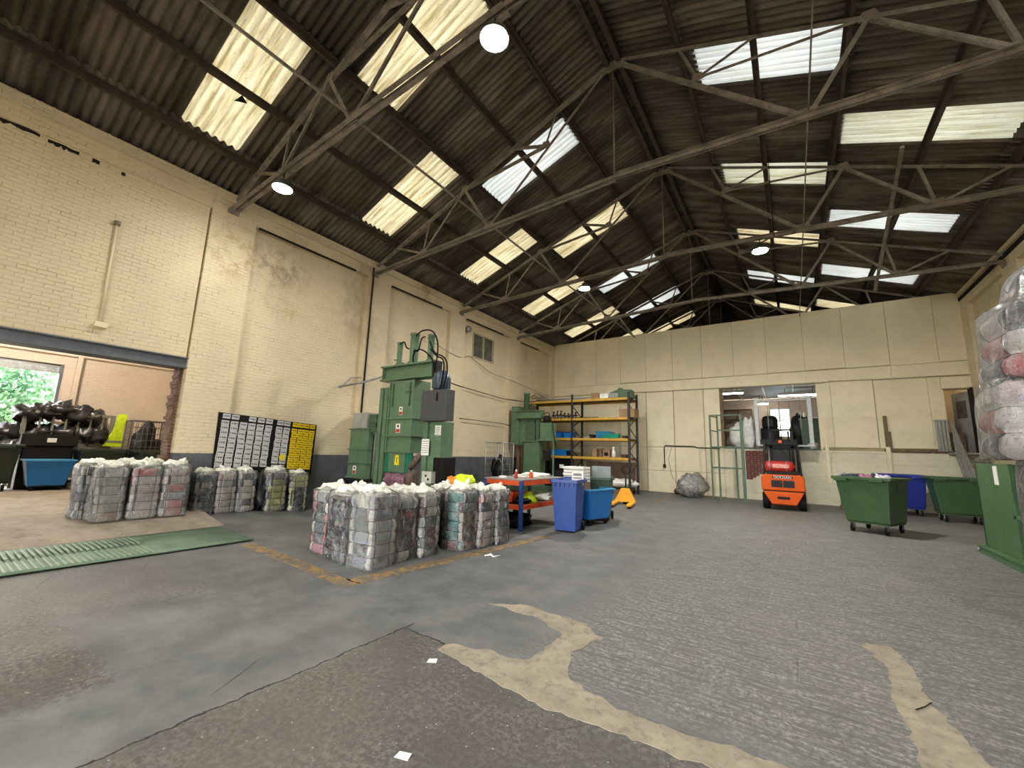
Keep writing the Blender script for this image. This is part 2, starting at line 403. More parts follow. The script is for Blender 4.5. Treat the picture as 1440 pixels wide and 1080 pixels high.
m_plate = plate_mat()

# ------------------------------------------------------------------ floor
def grid_mesh(xs, ys, zf):
    mb = MB(); nx = len(xs)
    vs = [(x, y, zf(x, y)) for y in ys for x in xs]
    fs = [(j*nx+i, j*nx+i+1, (j+1)*nx+i+1, (j+1)*nx+i) for j in range(len(ys)-1) for i in range(nx-1)]
    return mb.add(vs, fs, True)
def rng(a, b, n): return [a+(b-a)*i/n for i in range(n+1)]
mb = grid_mesh(rng(-11.25, -8, 14)+[-6, -4, -2, 0, 2, 4, 5.65], [-6.2]+rng(-4, 7, 40)+[9, 12, 15, 18, 20.2], zfloor)
tag(mb.build('floor', m_floor), kind='structure')
mb = MB(); xs = rng(-8.72, -10.6, 10)+[-11.3, -13, -16, -19.2]; ys = [-6, -2, 1, 2, 3, 3.45, 3.78]
jag = lambda x: 0.05*mnoise.noise(Vector((x*2.3, 0, 0)))
n = len(xs)
vs = [(x if (i or True) else x, y+(jag(x) if y > 3.7 else 0), zslab(x)+0.012*min(1, i)) for y in ys for i, x in enumerate(xs)]
mb.add(vs, [(j*n+i, j*n+i+1, (j+1)*n+i+1, (j+1)*n+i) for j in range(len(ys)-1) for i in range(n-1)], True)
k = (len(ys)-1)*n        # front edge skirt
vs = [(x, 3.78+jag(x), zslab(x)+0.012) for x in xs[:12]]+[(x, 3.80+jag(x), -0.02) for x in xs[:12]]
mb.add(vs, [(i, i+1, 13+i, 12+i) for i in range(11)])
o = tag(mb.build('floor_apron', m_slab), kind='structure'); o['label'] = 'pale concrete apron rising into the side opening'
mb = MB(); mb.box(-19.2, -11.3, 3.7, 5.6, 0.0, 0.2)
o = tag(mb.build('floor_side_room', m_slab), kind='structure')
# green tread plate bridging the step
mb = grid_mesh(rng(-8.95, -7.6, 8), rng(-4, 3.62, 10), lambda x, y: max(zfloor(x, y), zslab(x) if x < -8.6 else 0)+0.03)
o = mb.build('ramp_plate', m_plate); md = o.modifiers.new('t', 'SOLIDIFY'); md.thickness = 0.02; md.offset = 0
tag(o, 'long green steel tread plate lying on the floor along the side opening', 'ramp plate')
rp = o; mb = MB()
for i in range(80):
    for x0, x1 in ((-8.9, -8.3), (-8.25, -7.66)):
        y = -2.6+i*0.062; z = max(zfloor(x0, y), zslab(x0) if x0 < -8.6 else 0)+0.03; mb.box(x0, x1, y, y+0.022, z+0.002, z+0.018)
o = mb.build('tread_ribs', M('worn tread rib', S(128, 146, 124), 0.5, var=0.2), rp); o['kind'] = 'stuff'

def patch(name, pts, mat, z=0.004, amp=0.03, seed=1, sub=0.06, label=None):
    out = []
    for i in range(len(pts)):
        a, b = Vector((*pts[i], 0)), Vector((*pts[(i+1) % len(pts)], 0)); nseg = max(1, int((b-a).length/sub))
        for k in range(nseg):
            p = a.lerp(b, k/nseg)
            out.append((p.x+amp*mnoise.noise(Vector((p.x*9, p.y*9, seed))), p.y+amp*mnoise.noise(Vector((p.y*9, p.x*9, seed+9)))))
    mb = MB(); mb.prism(out, -0.006, z)
    mb.v = [(x, y, zz+zfloor(x, y)) for x, y, zz in mb.v]
    o = mb.build(name, mat); tag(o, label, None, None, 'structure'); return o
patch('floor_filler_strip', [(-2.5, 2.72), (-1.5, 2.58), (-0.2, 2.66), (0.9, 2.5), (0.9, 2.72), (-0.2, 2.90), (-1.05, 2.83), (-1.45, 2.98), (-1.60, 3.35), (-1.52, 3.75), (-1.75, 3.95), (-2.45, 4.02), (-2.80, 3.82), (-2.2, 3.80), (-1.83, 3.62), (-1.80, 3.25), (-1.86, 3.0), (-2.46, 2.88)], m_filler, 0.004, 0.05, 3)
patch('floor_filler_strip', [(0.40, 5.12), (0.62, 5.2), (0.68, 4.75), (0.66, 4.2), (0.74, 3.8), (0.86, 3.2), (0.44, 3.1), (0.47, 3.6), (0.46, 4.2), (0.50, 4.65)], m_filler, 0.004, 0.05, 7)
patch('floor_line_marking', [(-7.45, 3.34), (-6.0, 3.28), (-4.38, 3.15), (-4.38, 3.36), (-6.0, 3.47), (-7.4, 3.55)], m_line, 0.003, 0.02, 11)
patch('floor_line_marking', [(-4.64, 3.34), (-4.38, 3.34), (-4.20, 5.0), (-4.00, 7.3), (-4.2, 7.35), (-4.42, 5.0)], m_line, 0.003, 0.02, 12)
patch('floor_line_marking', [(-4.35, 15.6), (-4.2, 15.6), (-4.3, 18.6), (-4.45, 18.6)], m_line, 0.003, 0.02, 13)

# ------------------------------------------------------------------ left wall
wl = thing('wall_left', None, None, (XL, 0, 0), kind='structure')
X0 = XL-0.35; XP = XL+0.16          # outer face, pier face
mb = at(wl)
mb.box(X0, XL+0.1, -6, -1.4, 0, 7.6); mb.box(X0, XL+0.1, -1.4, 3.26, 3.40, 7.6); mb.box(X0, XL, 3.26, 12.97, 0, 7.6)
mb.box(X0, XL, 12.97, 14.47, 0, 5.48); mb.box(X0, XL, 12.97, 14.47, 6.58, 7.6); mb.box(X0, XL, 14.47, 20.0, 0, 7.6)
mb.build('brickwork', m_wall_l, wl)
for y0, y1 in ((3.29, 4.23), (7.61, 8.46), (11.4, 12.3), (15.55, 16.45), (19.6, 20.0)):
    mb = at(wl); mb.box(XL-0.01, XP, y0, y1, 0, 6.97); mb.build('pilaster', m_wall_l, wl)
mb = at(wl); mb.box(XL-0.01, XP, 3.29, 20.0, 6.97, 7.28); mb.box(XL-0.01, XP+0.06, -6, 20, 7.28, 7.50); mb.build('cornice', m_wall_l, wl)
mb = at(wl); mb.box(XL-0.01, XP-0.02, -6, 3.29, 6.97, 7.28); mb.build('cornice', m_wall_l, wl)
# dark strips painted in as the shadowed gaps under the cornice
for y0, y1 in ((4.3, 7.5), (8.5, 11.3), (12.4, 15.4), (16.5, 18.6)):
    mb = at(wl); mb.box(XP-0.03, XP+0.015, y0, y1-0.4, 6.93, 6.975); mb.build('dark_strip', m_dark, wl)
mb = at(wl)
for y0, y1, z in ((-0.2, 0.62, 6.93), (0.72, 1.12, 6.91), (1.3, 1.40, 6.9), (1.72, 1.78, 6.88)):
    q = [(y0+(y1-y0)*k/12, z-0.035+0.05*mnoise.noise(Vector((k*0.9, y0*7, 1)))) for k in range(13)]; q += [(y, z+0.03+0.02*mnoise.noise(Vector((y*9, 3, y0)))) for y, _ in reversed(q)]
    mb.prism(q, XL+0.05, XL+0.108, 'x')
mb.build('broken_brick_hole', m_dark, wl)
# exposed jamb
mb = at(wl); rnd = random.Random(4)
for i in range(40):
    z = 0.2+i*0.075; mb.box(X0-0.01, XL+0.012, 3.20+rnd.uniform(-0.035, 0.03), 3.275, z, z+0.068)
mb.build('broken_jamb', M('crumbled jamb', S(96, 70, 54), 0.9, var=0.4, scale=9), wl)
# steel lintel beam
t = thing('steel_beam', 'grey painted steel I-beam spanning the side opening', 'beam', (-10.95, 1.0, 3.18))
mb = at(t); mb.box(-11.2, -10.74, -1.6, 3.30, 3.18, 3.205); mb.build('bottom_flange', m_steel_paint, t)
mb = at(t); mb.box(-11.2, -10.74, -1.6, 3.30, 3.385, 3.41); mb.build('top_flange', m_steel_paint, t)
mb = at(t); mb.box(-10.90, -10.82, -1.6, 3.30, 3.205, 3.385); mb.build('web', m_steel_paint, t)
# small high window
t = thing('window_1', 'small dirty two-pane window high in the brick wall', None, (XL, 13.72, 5.48), kind='structure')
for a, b, c, d in ((12.97, 14.47, 5.48, 5.55), (12.97, 14.47, 6.51, 6.58), (12.97, 13.04, 5.55, 6.51), (14.40, 14.47, 5.55, 6.51), (13.68, 13.76, 5.55, 6.51)):
    mb = at(t); mb.box(XL-0.1, XL+0.02, a, b, c, d); mb.build('frame', M('window frame', S(170, 160, 134), 0.7, var=0.15), t)
for a, b in ((13.04, 13.68), (13.76, 14.40)):
    mb = at(t); mb.box(XL-0.06, XL-0.05, a, b, 5.55, 6.51); mb.build('pane', m_glass, t)
# ------------------------------------------------------------------ right wall
wr = thing('wall_right', None, None, (XR, 0, 0), kind='structure')
mb = at(wr); mb.box(XR, XR+0.35, -13, 27, 0, 7.6); mb.build('brickwork', m_wall_r, wr)
for y0, y1 in ((19.35, 20.0), (15.6, 16.5), (11.4, 12.3), (7.4, 8.3)):
    mb = at(wr); mb.box(XR-0.14, XR+0.01, y0, y1, 0, 6.97); mb.build('pilaster', m_wall_r, wr)
mb = at(wr); mb.box(XR-0.14, XR+0.01, -13, 20, 6.97, 7.25); mb.build('cornice', m_wall_r, wr)
mb = at(wr); mb.box(XR-0.2, XR+0.01, -13, 20, 7.42, 7.55); mb.build('wall_plate', m_wall_r, wr)
mb = at(wr); mb.box(XR-0.16, XR-0.1, -13, 20, 7.27, 7.38); mb.build('dark_strip', m_dark, wr)  # dark trim line along the eaves
# wall behind the camera, with an open doorway added to let in daylight
mb = MB(); mb.box(XL-0.35, -5.6, -6.3, -6, 0, 11); mb.box(1.0, XR+0.35, -6.3, -6, 0, 11); mb.box(-5.6, 1.0, -6.3, -6, 4.8, 11); tag(mb.build('wall_front', m_wall_b), kind='structure')
# gable far beyond the partition
mb = MB(); mb.box(XL-0.35, XR+0.35, 43, 43.3, 0, 11); tag(mb.build('wall_gable', m_wall_b), kind='structure')
mb = MB(); mb.box(XL-0.35, XL, 20, 43, 4, 7.6); tag(mb.build('wall_left_beyond', m_wall_l), kind='structure')
mb = MB(); mb.box(XL-0.35, XR+0.35, YB+0.22, 43, 5.12, 5.22); tag(mb.build('light_block_slab', m_wood), kind='structure')  # unseen slab added to block sky light coming up from below
mb = MB(); mb.box(XR, XR+0.35, 27, 43, 4, 7.6); tag(mb.build('wall_right_beyond', m_wall_r), kind='structure')

# ------------------------------------------------------------------ back partition
wb = thing('wall_back', None, None, (XM, YB, 0), kind='structure')
mb = at(wb)
Y0, Y1 = YB, YB+0.22
mb.box(XL, -2.45, Y0+0.02, Y1, 0, 7.55); mb.box(-2.45, 0.94, Y0, Y1, 4.67, 7.55); mb.box(0.94, 4.42, Y0+0.02, Y1, 2.05, 7.55)
mb.box(4.42, 5.16, Y0, Y1, 4.2, 7.55); mb.box(5.16, XR, Y0, Y1, 0, 7.55)
mb.build('backing', m_seam, wb)
mb = at(wb); mb.box(-2.45, 0.94, Y0-0.02, Y1, 0, 2.06); mb.box(0.94, 5.16, Y0-0.03, Y1, 0, 2.0); mb.build('brick_base', m_wall_b, wb)
xs = [XL, -9.55, -8.25, -6.98, -5.70, -4.45, -3.17, -1.90, -0.66, 0.63, 1.90, 3.19, 4.47, XR]
rnd = random.Random(2)
for i in range(13):
    mb = at(wb); d = rnd.uniform(0, 0.018); mb.box(xs[i]+0.006, xs[i+1]-0.006, Y0-0.02-d, Y0+0.03, 5.19+rnd.uniform(-0.02, 0.02) if i > 2 else 5.17, 7.62); mb.build('panel', m_board, wb)
for a, b in zip([XL, -9.55, -8.25, -6.98, -5.7, -4.45, -3.17, -1.9, -0.66, 0.63, 1.9, 3.19, 4.47], [-9.55, -8.25, -6.98, -5.7, -4.45, -3.17, -1.9, -0.66, 0.63, 1.9, 3.19, 4.47, XR]):
    mb = at(wb); mb.box(a+0.002, b-0.002, Y0-0.004, Y0+0.03, 4.72, 5.16); mb.build('panel', m_board2, wb)
for a, b in ((XL, -9.55), (-9.55, -8.25), (-8.25, -6.98), (-6.98, -6.22), (-6.2, -5.72), (-5.70, -4.46), (-4.44, -3.18), (-3.16, -2.45)):
    for z0, z1 in ((0.02, 0.98), (1.0, 2.05), (2.07, 4.66)):
        mb = at(wb); d = 0.012*rnd.random()+(0.02 if a > -6.3 else 0); mb.box(a+0.004, b-0.004, Y0-0.015-d, Y0+0.03, z0, z1); mb.build('panel', rnd.choice((m_board, m_board2)), wb)
for a, b in ((0.94, 1.36), (1.36, 2.63), (2.65, 4.08), (4.08, 4.42)):
    for z0, z1 in ((2.16, 3.3), (3.302, 4.66)):
        mb = at(wb); mb.box(a+0.004, b-0.004, Y0-0.02-0.012*rnd.random(), Y0+0.03, z0, z1); mb.build('panel', rnd.choice((m_board, m_board2)), wb)
for a, b, z in ((-6.2, 1.32, 4.69), (2.35, 5.2, 4.69)):
    mb = at(wb); mb.box(a, b, Y0-0.09, Y0, z, z+0.05); mb.build('sliding_rail', m_board2, wb)
    mb = at(wb); mb.box(a+0.3, b-0.1, Y0-0.075, Y0-0.03, z-0.045, z-0.002); mb.build('rail_shade_strip', M('rail shade tone', S(160, 148, 120), 0.6), wb)  # strip toned darker for the subtle shadow under the rail
mb = at(wb); mb.box(0.94, 2.75, Y0-0.07, Y0, 1.98, 2.04); mb.build('ledge', m_board2, wb)
mb = at(wb); mb.box(4.424, 5.28, Y0-0.025, Y0+0.02, 4.24, 4.66); mb.build('panel', m_board2, wb)
mb = at(wb); mb.box(2.75, 4.45, Y0-0.10, Y0, 2.04, 2.14); mb.build('ledge', m_wood, wb)
for z in (0.75, 1.15, 1.6):
    mb = at(wb); mb.box(2.95, 4.6, Y0-0.055, Y0-0.02, z, z+0.025); mb.build('batten', m_board, wb)
mb = at(wb); mb.box(-2.52, -2.40, Y0-0.06, Y1, 2.06, 4.68); mb.build('jamb', m_wood, wb)
mb = at(wb); mb.box(-2.45, 0.98, Y0-0.03, Y1+0.05, 2.04, 2.10); mb.build('sill', m_dgreen, wb)
mb = at(wb); mb.box(0.92, 0.98, Y0-0.05, Y1, 2.06, 4.68); mb.build('jamb', m_board2, wb)
# bare brick patch
mb = at(wb); rnd = random.Random(8)
for i in range(15):
    z = 0.80+i*0.078
    x1 = -0.95+0.15*mnoise.noise(Vector((i*0.7, 1, 0))) if i > 3 else -1.15-0.1*(3-i)
    x0 = -1.66 if i > 1 else -1.66
    x = x0-rnd.choice((0, 0.115))
    while x < x1:
        mb.box(max(x0, x)+0.004, min(x+0.230, x1+0.1), Y0-0.034-rnd.uniform(0, 0.006), Y0-0.01, z, z+0.074); x += 0.235
o = mb.build('bare_brick', m_redbrick, wb); o['kind'] = 'stuff'; o['label'] = 'patch of unpainted red brick'
# two painted posts and a brown plank
mb = at(wb); mb.box(1.05, 1.16, Y0-0.1, Y0-0.02, 0.8, 2.6); mb.build('post', m_board2, wb)
mb = at(wb); mb.box(2.78, 2.90, Y0-0.12, Y0-0.02, 0.3, 2.2); mb.build('post', m_board2, wb)
t = thing('plank', 'brown timber plank standing upright against the cream partition', 'plank', (2.9, YB-0.1, 2.14))
mb = at(t); mb.box(2.80, 2.90, Y0-0.1, Y0-0.03, 2.14, 3.32); mb.build('board', m_wood, t)
mb = at(t); mb.box(2.90, 2.97, Y0-0.1, Y0-0.03, 2.14, 2.75); mb.build('batten', m_wood, t)
# ------------------------------------------------------------------ roof
ceil = thing('ceiling', None, None, (XM, 3.0, 10.65), kind='structure')
_sheet = {}
def sheet_mesh(u0, u1, wd, side, mat):
    """corrugated sheet from ridge-offset u0 to u1, width wd, lying on the slope; 7 corrugations"""
    key = (u0, u1, wd, side, mat.name)
    if key in _sheet: return _sheet[key]
    mb = MB(); n = 7*6; A = 0.034; th = 0.008
    rows = []
    for u, dz in ((u0-0.06, 0.0), (u1+0.10, -0.0)):
        for lay in (0, th):
            rows.append([(side*u, wd*1.02*k/n, -0.389*u+A*math.cos(2*PI*7*k/n)+lay+(0.014 if u == u1+0.10 else 0.004)) for k in range(n+1)])
    m = n+1
    vs = [p for r in rows for p in r]
    fs = []
    for k in range(n):
        fs += [(k, k+1, 2*m+k+1, 2*m+k), (m+k, 3*m+k, 3*m+k+1, m+k+1), (k, m+k, m+k+1, k+1), (2*m+k, 2*m+k+1, 3*m+k+1, 3*m+k)]
    mb.add(vs, fs, True)
    me = mb.data('roof_sheet', mat); _sheet[key] = me
    return me
rows = {  # side, u0, u1, grid start, width, skylight columns {k: material}
    (-1, 0.0, 1.42): (2.2, 1.04, {}), (-1, 6.95, 8.45): (2.2, 1.055, {}),
    (-1, 4.12, 6.95): (2.2, 1.055, {0: m_sky_y, 4: m_sky_y, 8: m_sky_y, 12: m_sky_y, 16: m_sky_y, -4: m_sky_y, -8: m_sky_y, -12: m_sky_y, 20: m_sky_y}),
    (-1, 1.42, 4.12): (4.13, 1.03, {0: m_sky_y, 4: m_sky_w, 8: m_sky_y, 12: m_sky_w, 16: m_sky_w, 20: m_sky_y, 24: m_sky_y, 28: m_sky_w, -4: m_sky_w, -8: m_sky_w}),
    (1, 0.0, 1.55): (2.2, 1.04, {}), (1, 6.85, 8.45): (2.2, 1.055, {}),
    (1, 1.55, 4.12): (8.08, 1.01, {0: m_sky_w, 4: m_sky_g, 8: m_sky_y, 12: m_sky_w, 16: m_sky_y, 20: m_sky_w, 24: m_sky_w, -4: m_sky_w, -8: m_sky_w, -12: m_sky_w}),
    (1, 4.12, 6.85): (10.36, 1.03, {0: m_sky_g, 4: m_sky_w, 8: m_sky_w, 12: m_sky_y, 16: m_sky_w, 20: m_sky_y, -4: m_sky_w, -8: m_sky_w, -12: m_sky_w, -16: m_sky_w})}
for (side, u0, u1), (y0, wd, sk) in rows.items():
    for k in range(int((-6-y0)//wd), int((43-y0)//wd)+1):
        y = y0+k*wd
        if k in sk: inst('skylight_sheet', sheet_mesh(u0, u1, wd, side, sk[k]), ceil, (0, y-3.0, 0))
        else: inst('roof_sheet', sheet_mesh(u0, u1, wd, side, m_roof), ceil, (0, y-3.0, 0))
mb = at(ceil)
for s in (-1, 1): mb.bar((XM+s*0.17, -6.3, zroof(XM+0.17)+0.05), (XM+s*0.17, 43, zroof(XM+0.17)+0.05), 0.40, 0.02, up=(s*0.36, 0, 0.93))
mb.build('ridge_cap', m_roof, ceil)
mb = at(ceil)     # broken pieces hanging at two holes in the roof lights
mb.add([(-8.72, 2.72, 8.30), (-8.52, 2.78, 8.37), (-8.62, 2.92, 8.34), (-8.6, 2.75, 8.30)], [(0, 1, 2), (0, 3, 1), (1, 3, 2)])
mb.build('torn_flap', m_dark, ceil)
# purlins
names = ['lowest', 'second lowest', 'middle', 'second highest', 'highest']
for s, sd in ((-1, 'left'), (1, 'right')):
    for i, u in enumerate((7.0, 5.62, 4.1, 2.72, 1.40)):
        x = XM+s*u; z = zroof(x)-0.10
        mb = MB(off=(x, 3, z)); mb.bar((x, -6, z), (x, 43, z), 0.06, 0.12); mb.bar((x-s*0.04, -6, z+0.055), (x-s*0.04, 43, z+0.055), 0.10, 0.014)
        o = mb.build('purlin', m_purlin); o.location = (x, 3, z)
        tag(o, f'{names[i]} dark steel purlin along the {sd} roof slope', 'purlin', 'roof purlins')
t = thing('ridge_beam', 'pair of dark timbers running along the roof ridge', 'beam', (XM, 3, 10.35))
for s in (-1, 1):
    mb = at(t); mb.box(XM+s*0.13-0.05, XM+s*0.13+0.05, -6, 43, 10.36, 10.52); mb.build('ridge_timber', m_purlin, t)
# trusses
def make_truss():
    t = thing('roof_truss', '', 'roof truss', (XM, 0, 7.15), 0, 'steel roof trusses')
    def mem(name, a, b, w_=0.06, dbl=False):
        m_ = MB(); p = (a[0], 0, a[1]-7.15); q = (b[0], 0, b[1]-7.15)
        if dbl:
            m_.angle((p[0], -0.035, p[2]), (q[0], -0.035, q[2]), w_, 0.01, -1); m_.angle((p[0], 0.035, p[2]), (q[0], 0.035, q[2]), w_, 0.01, 1)
        else: m_.angle(p, q, w_, 0.01)
        return m_.build(name, m_truss, t)
    def zr(u): return 10.65-0.389*u-0.20
    for s in (-1, 1):
        mem('rafter', (s*0.05, zr(0.05)), (s*8.05, zr(8.05)), 0.075)
        mem('tie_beam', (0, 7.52), (s*8.05, 7.14), 0.075, True)
        C1, C2, Bn, D = (s*5.8, 7.26), (s*3.4, 7.37), (s*4.3, zr(4.3)), (s*1.72, 9.05)
        mem('strut', C1, (s*6.95, zr(6.95)), 0.055); mem('strut', C1, (s*5.6, zr(5.6)), 0.055); mem('strut', C1, Bn, 0.06)
        mem('strut', C2, Bn, 0.075); mem('diagonal', C2, (s*0.06, zr(0.1)), 0.07)
        mem('strut', D, Bn, 0.055); mem('strut', D, (s*2.72, zr(2.72)), 0.055); mem('strut', D, (s*1.4, zr(1.4)), 0.055)
        for c, ww in ((C1, 0.34), (C2, 0.40), (D, 0.26), (Bn, 0.28)):
            m_ = MB(); x, z = c[0], c[1]-7.15; k = 1 if c in (C1, C2) else 0
            m_.prism([(x-ww/2, z-0.05), (x+ww/2, z-0.05), (x+ww*0.3, z+ww*0.42), (x-ww*0.3, z+ww*0.42)], -0.006, 0.006, 'y'); m_.build('gusset_plate', m_truss, t)
        m_ = MB(); m_.box(s*8.05-0.14, s*8.05+0.14, -0.12, 0.12, -0.14, -0.03); m_.build('bearing_pad', m_truss, t)
    m_ = MB(); m_.tube([(0, 0, 10.45-7.15), (0, 0, 7.5-7.15)], 0.016, 6); m_.build('king_rod', m_truss, t)
    m_ = MB(); m_.prism([(-0.35, 3.05), (0.35, 3.05), (0.12, 3.3), (-0.12, 3.3)], -0.006, 0.006, 'y'); m_.build('gusset_plate', m_truss, t)
    return t
tr0 = make_truss()
TY = [(3.7, 'nearest steel roof truss, carrying two round lamps'), (7.8, 'second steel roof truss, above the tall green baler'), (12.0, 'third steel roof truss, with two round lamps on its tie'), (16.2, 'fourth steel roof truss, the last complete one before the partition'),
      (20.35, 'steel roof truss half hidden behind the top of the partition'), (24.5, 'far steel roof truss glimpsed above the partition'), (-0.45, 'steel roof truss overhead at the top of the picture'), (-4.6, 'steel roof truss behind the viewpoint')]
for i, (y, lab) in enumerate(TY):
    o = tr0 if i == 0 else copy_tree(tr0)
    o.location = (XM, y, 7.15); o['label'] = lab
# longitudinal binders
for k, (u, z, lab) in enumerate(((-3.4, 7.47, 'thin steel binder linking the truss ties on the left'), (3.4, 7.47, 'thin steel binder linking the truss ties on the right'))):
    mb = MB(off=(XM+u, 3, z)); mb.angle((XM+u, -6, z), (XM+u, 20, z), 0.035 if u < 0 else 0.02, 0.008); o = mb.build('binder', m_truss); o.location = (XM+u, 3, z); tag(o, lab, 'steel rod', 'truss binders')
# inclined braces on the right side
for k, (p, q, lab) in enumerate((((2.55, 16.9, 7.1), (2.45, 11.4, 8.5), 'dark inclined brace hanging between trusses on the right'),)):
    mb = MB(off=q); mb.bar(p, q, 0.07, 0.07); o = mb.build('brace', m_truss); o.location = q; tag(o, lab, 'brace')
mb = MB(off=(-0.05, 12, 7.3)); mb.tube([(-0.03, 11.9, 9.45), (-0.03, 11.9, 7.3)], 0.012, 5); o = mb.build('hanging_chain', m_dark); o.location = (-0.05, 12, 7.3); tag(o, 'thin dark rod hanging from a right-hand purlin', 'rod')

# high bay lamps
def emit(name, col, st):
    m, nt, B, N, L = new_mat(name); e = N.new('ShaderNodeEmission'); e.inputs[0].default_value = (*col, 1); e.inputs[1].default_value = st
    L.new(e.outputs[0], N['Material Output'].inputs[0]); return m
m_led = emit('lamp diffuser', (1.0, 0.97, 0.92), LAMP)
m_led2 = emit('lamp diffuser bright', (1.0, 0.97, 0.92), LAMP*3.3)
m_tube = emit('fluorescent tube', (1.0, 0.95, 0.84), 16.0)
m_lampbody = M('lamp housing', S(70, 72, 74), 0.5)
def make_lamp():
    t = thing('high_bay_lamp', '', 'lamp', (0, 0, 7.1), 0, 'round high bay lamps')
    m_ = MB(); m_.lathe([(0.05, 0.20), (0.08, 0.18), (0.09, 0.10), (0.19, 0.06), (0.20, 0.0)], n=24); m_.build('housing', m_lampbody, t)
    m_ = MB(); m_.lathe([(0.17, -0.004), (0.172, -0.012), (0.12, -0.02)], n=24); m_.build('diffuser', m_led, t)
    m_ = MB(); m_.tube([(0, 0, 0.2), (0, 0, 0.34)], 0.012, 6); m_.build('hanger', m_dark, t)
    return t
l0 = make_lamp()
for i, (x, y, z, lab) in enumerate(((-2.98, 3.7, 7.11, 'glowing round lamp nearest the viewpoint, under the ridge'), (-8.44, 3.7, 6.86, 'glowing round lamp close to the left wall'), (-5.37, 12, 7.03, 'glowing round lamp above the storage rack'), (-0.36, 12, 7.05, 'glowing round lamp above the forklift'),
        (2.6, 3.7, 6.95, 'round lamp out of view to the upper right'), (-8.0, -4.6, 6.95, 'round lamp behind the viewpoint, left side'), (-2.8, -4.6, 7.1, 'round lamp behind the viewpoint, centre'), (2.4, -4.6, 6.95, 'round lamp behind the viewpoint, right side'))):
    o = l0 if i == 0 else copy_tree(l0)
    o.location = (x, y, z); o['label'] = lab
    if i in (2, 3):       # the two rear lamps are boosted to brighten the back of the hall
        d = [c for c in o.children if c.name.startswith('diffuser')][0]; d.data = d.data.copy(); d.data.materials[0] = m_led2

# ------------------------------------------------------------------ side room through the left opening
sr = thing('wall_side_room', None, None, (-19, 3, 0), kind='structure')
mb = at(sr); mb.box(-19.3, -19, -6, -1.6, 0, 5.4); mb.box(-19.3, -19, -1.6, 2.62, 3.9, 5.4); mb.box(-19.3, -19, 2.62, 5.6, 0, 5.4); mb.build('far_wall', m_peach, sr)
mb = at(sr); mb.box(-19.3, -11.25, 5.45, 5.7, 0, 5.4); mb.build('end_wall', M('peach paint', S(226, 208, 188), 0.7, var=0.06), sr)
mb = at(sr); mb.box(-19.3, -11.25, -6.2, -6, 0, 5.4); mb.build('end_wall', m_peach, sr)
mb = at(sr); mb.box(-19.02, -18.85, 2.90, 3.02, 0, 5.4); mb.build('pier', m_peach, sr)
mb = at(sr); mb.tube([(-18.95, 3.06, 0.2), (-18.95, 3.06, 5.3)], 0.03, 6); mb.build('pipe', m_conduit, sr)
mb = at(sr); mb.box(-19.05, -18.9, -6, 5.4, 4.2, 4.26); mb.build('ledge', m_peach, sr)
mb = MB(); mb.box(-19.3, -11.25, -6.2, 5.7, 5.4, 5.5); o = tag(mb.build('ceiling_side_room', m_board), kind='structure')
t = thing('door_1', 'roller shutter door rolled up in the far side room wall', None, (-19, 0.5, 3.6), kind='structure')
for i in range(4):
    mb = at(t); mb.box(-19.14, -19.10, -1.6, 2.62, 3.62+i*0.075, 3.69+i*0.075); mb.build('slat', m_galv, t)
mb = at(t); mb.lathe([(0.17, -1.6), (0.17, 2.6)], (-19.2, 0, 4.0), 16, 'y'); mb.build('roller', m_galv, t)
for y in (2.58,):
    mb = at(t); mb.box(-19.16, -18.97, y, y+0.07, 0.2, 3.9); mb.build('guide', m_steel_paint, t)
t = thing('strip_lamp', 'unseen fluorescent strip lamp added on the side room ceiling', 'lamp', (-15.5, 1.5, 5.3))  # lamp added out of view to brighten the side room
mb = at(t); mb.box(-15.6, -15.4, 0.5, 2.5, 5.32, 5.4); mb.build('housing', m_white, t)
mb = at(t); mb.tube([(-15.5, 0.55, 5.29), (-15.5, 2.45, 5.29)], 0.025, 8); mb.build('tube', emit('side fill tube', (1, 0.93, 0.84), 230), t)
# outdoors: yard, fence, tree
mb = MB(); mb.box(-60, -19.3, -30, 30, -0.1, 0.15); o = tag(mb.build('yard', m_slab), kind='structure')
mb = MB(); mb.box(-19.3, 30, -40, -6.0, -0.12, -0.02); o = tag(mb.build('yard_front', m_slab), kind='structure')
m_leaf = None
def leaf_mat(name, a, b):
    m, nt, B, N, L = new_mat(name)
    oi = nz(N, L, objco(N), 1.2, 4)
    c = mixc(N, L, ramp(N, L, oi, 0.35, 0.65), a, b); L.new(c, B.inputs['Base Color']); B.inputs['Roughness'].default_value = 0.6
    return m
def tree(name, label, c, r, nleaf, mat, seed):
    t = thing(name, label, 'tree', (c[0], c[1], 0.15)); rnd = random.Random(seed)
    mb = at(t); mb.tube([(c[0], c[1], 0.15), (c[0]+0.1, c[1], c[2]*0.5), (c[0], c[1]+0.1, c[2])], [0.16, 0.12, 0.06], 8); mb.build('trunk', m_wood, t)
    mb = at(t)
    for i in range(nleaf):
        d = Vector((rnd.gauss(0, 1), rnd.gauss(0, 1), rnd.gauss(0, 1))).normalized()*(rnd.random()**0.4)
        g = 0.75+0.5*mnoise.noise(d*2.2+Vector((seed, 0, 0)))
        p = Vector((c[0]+d.x*r[0]*g, c[1]+d.y*r[1]*g, c[2]+d.z*r[2]*g)); s = rnd.uniform(0.07, 0.15)
        a = Vector((rnd.gauss(0, 1), rnd.gauss(0, 1), rnd.gauss(0, 1))).normalized(); b = a.orthogonal().normalized()
        mb.add([p-a*s, p+b*s*0.5, p+a*s, p-b*s*0.5], [(0, 1, 2, 3)])
    o = mb.build('foliage', mat, t); o['kind'] = 'stuff'
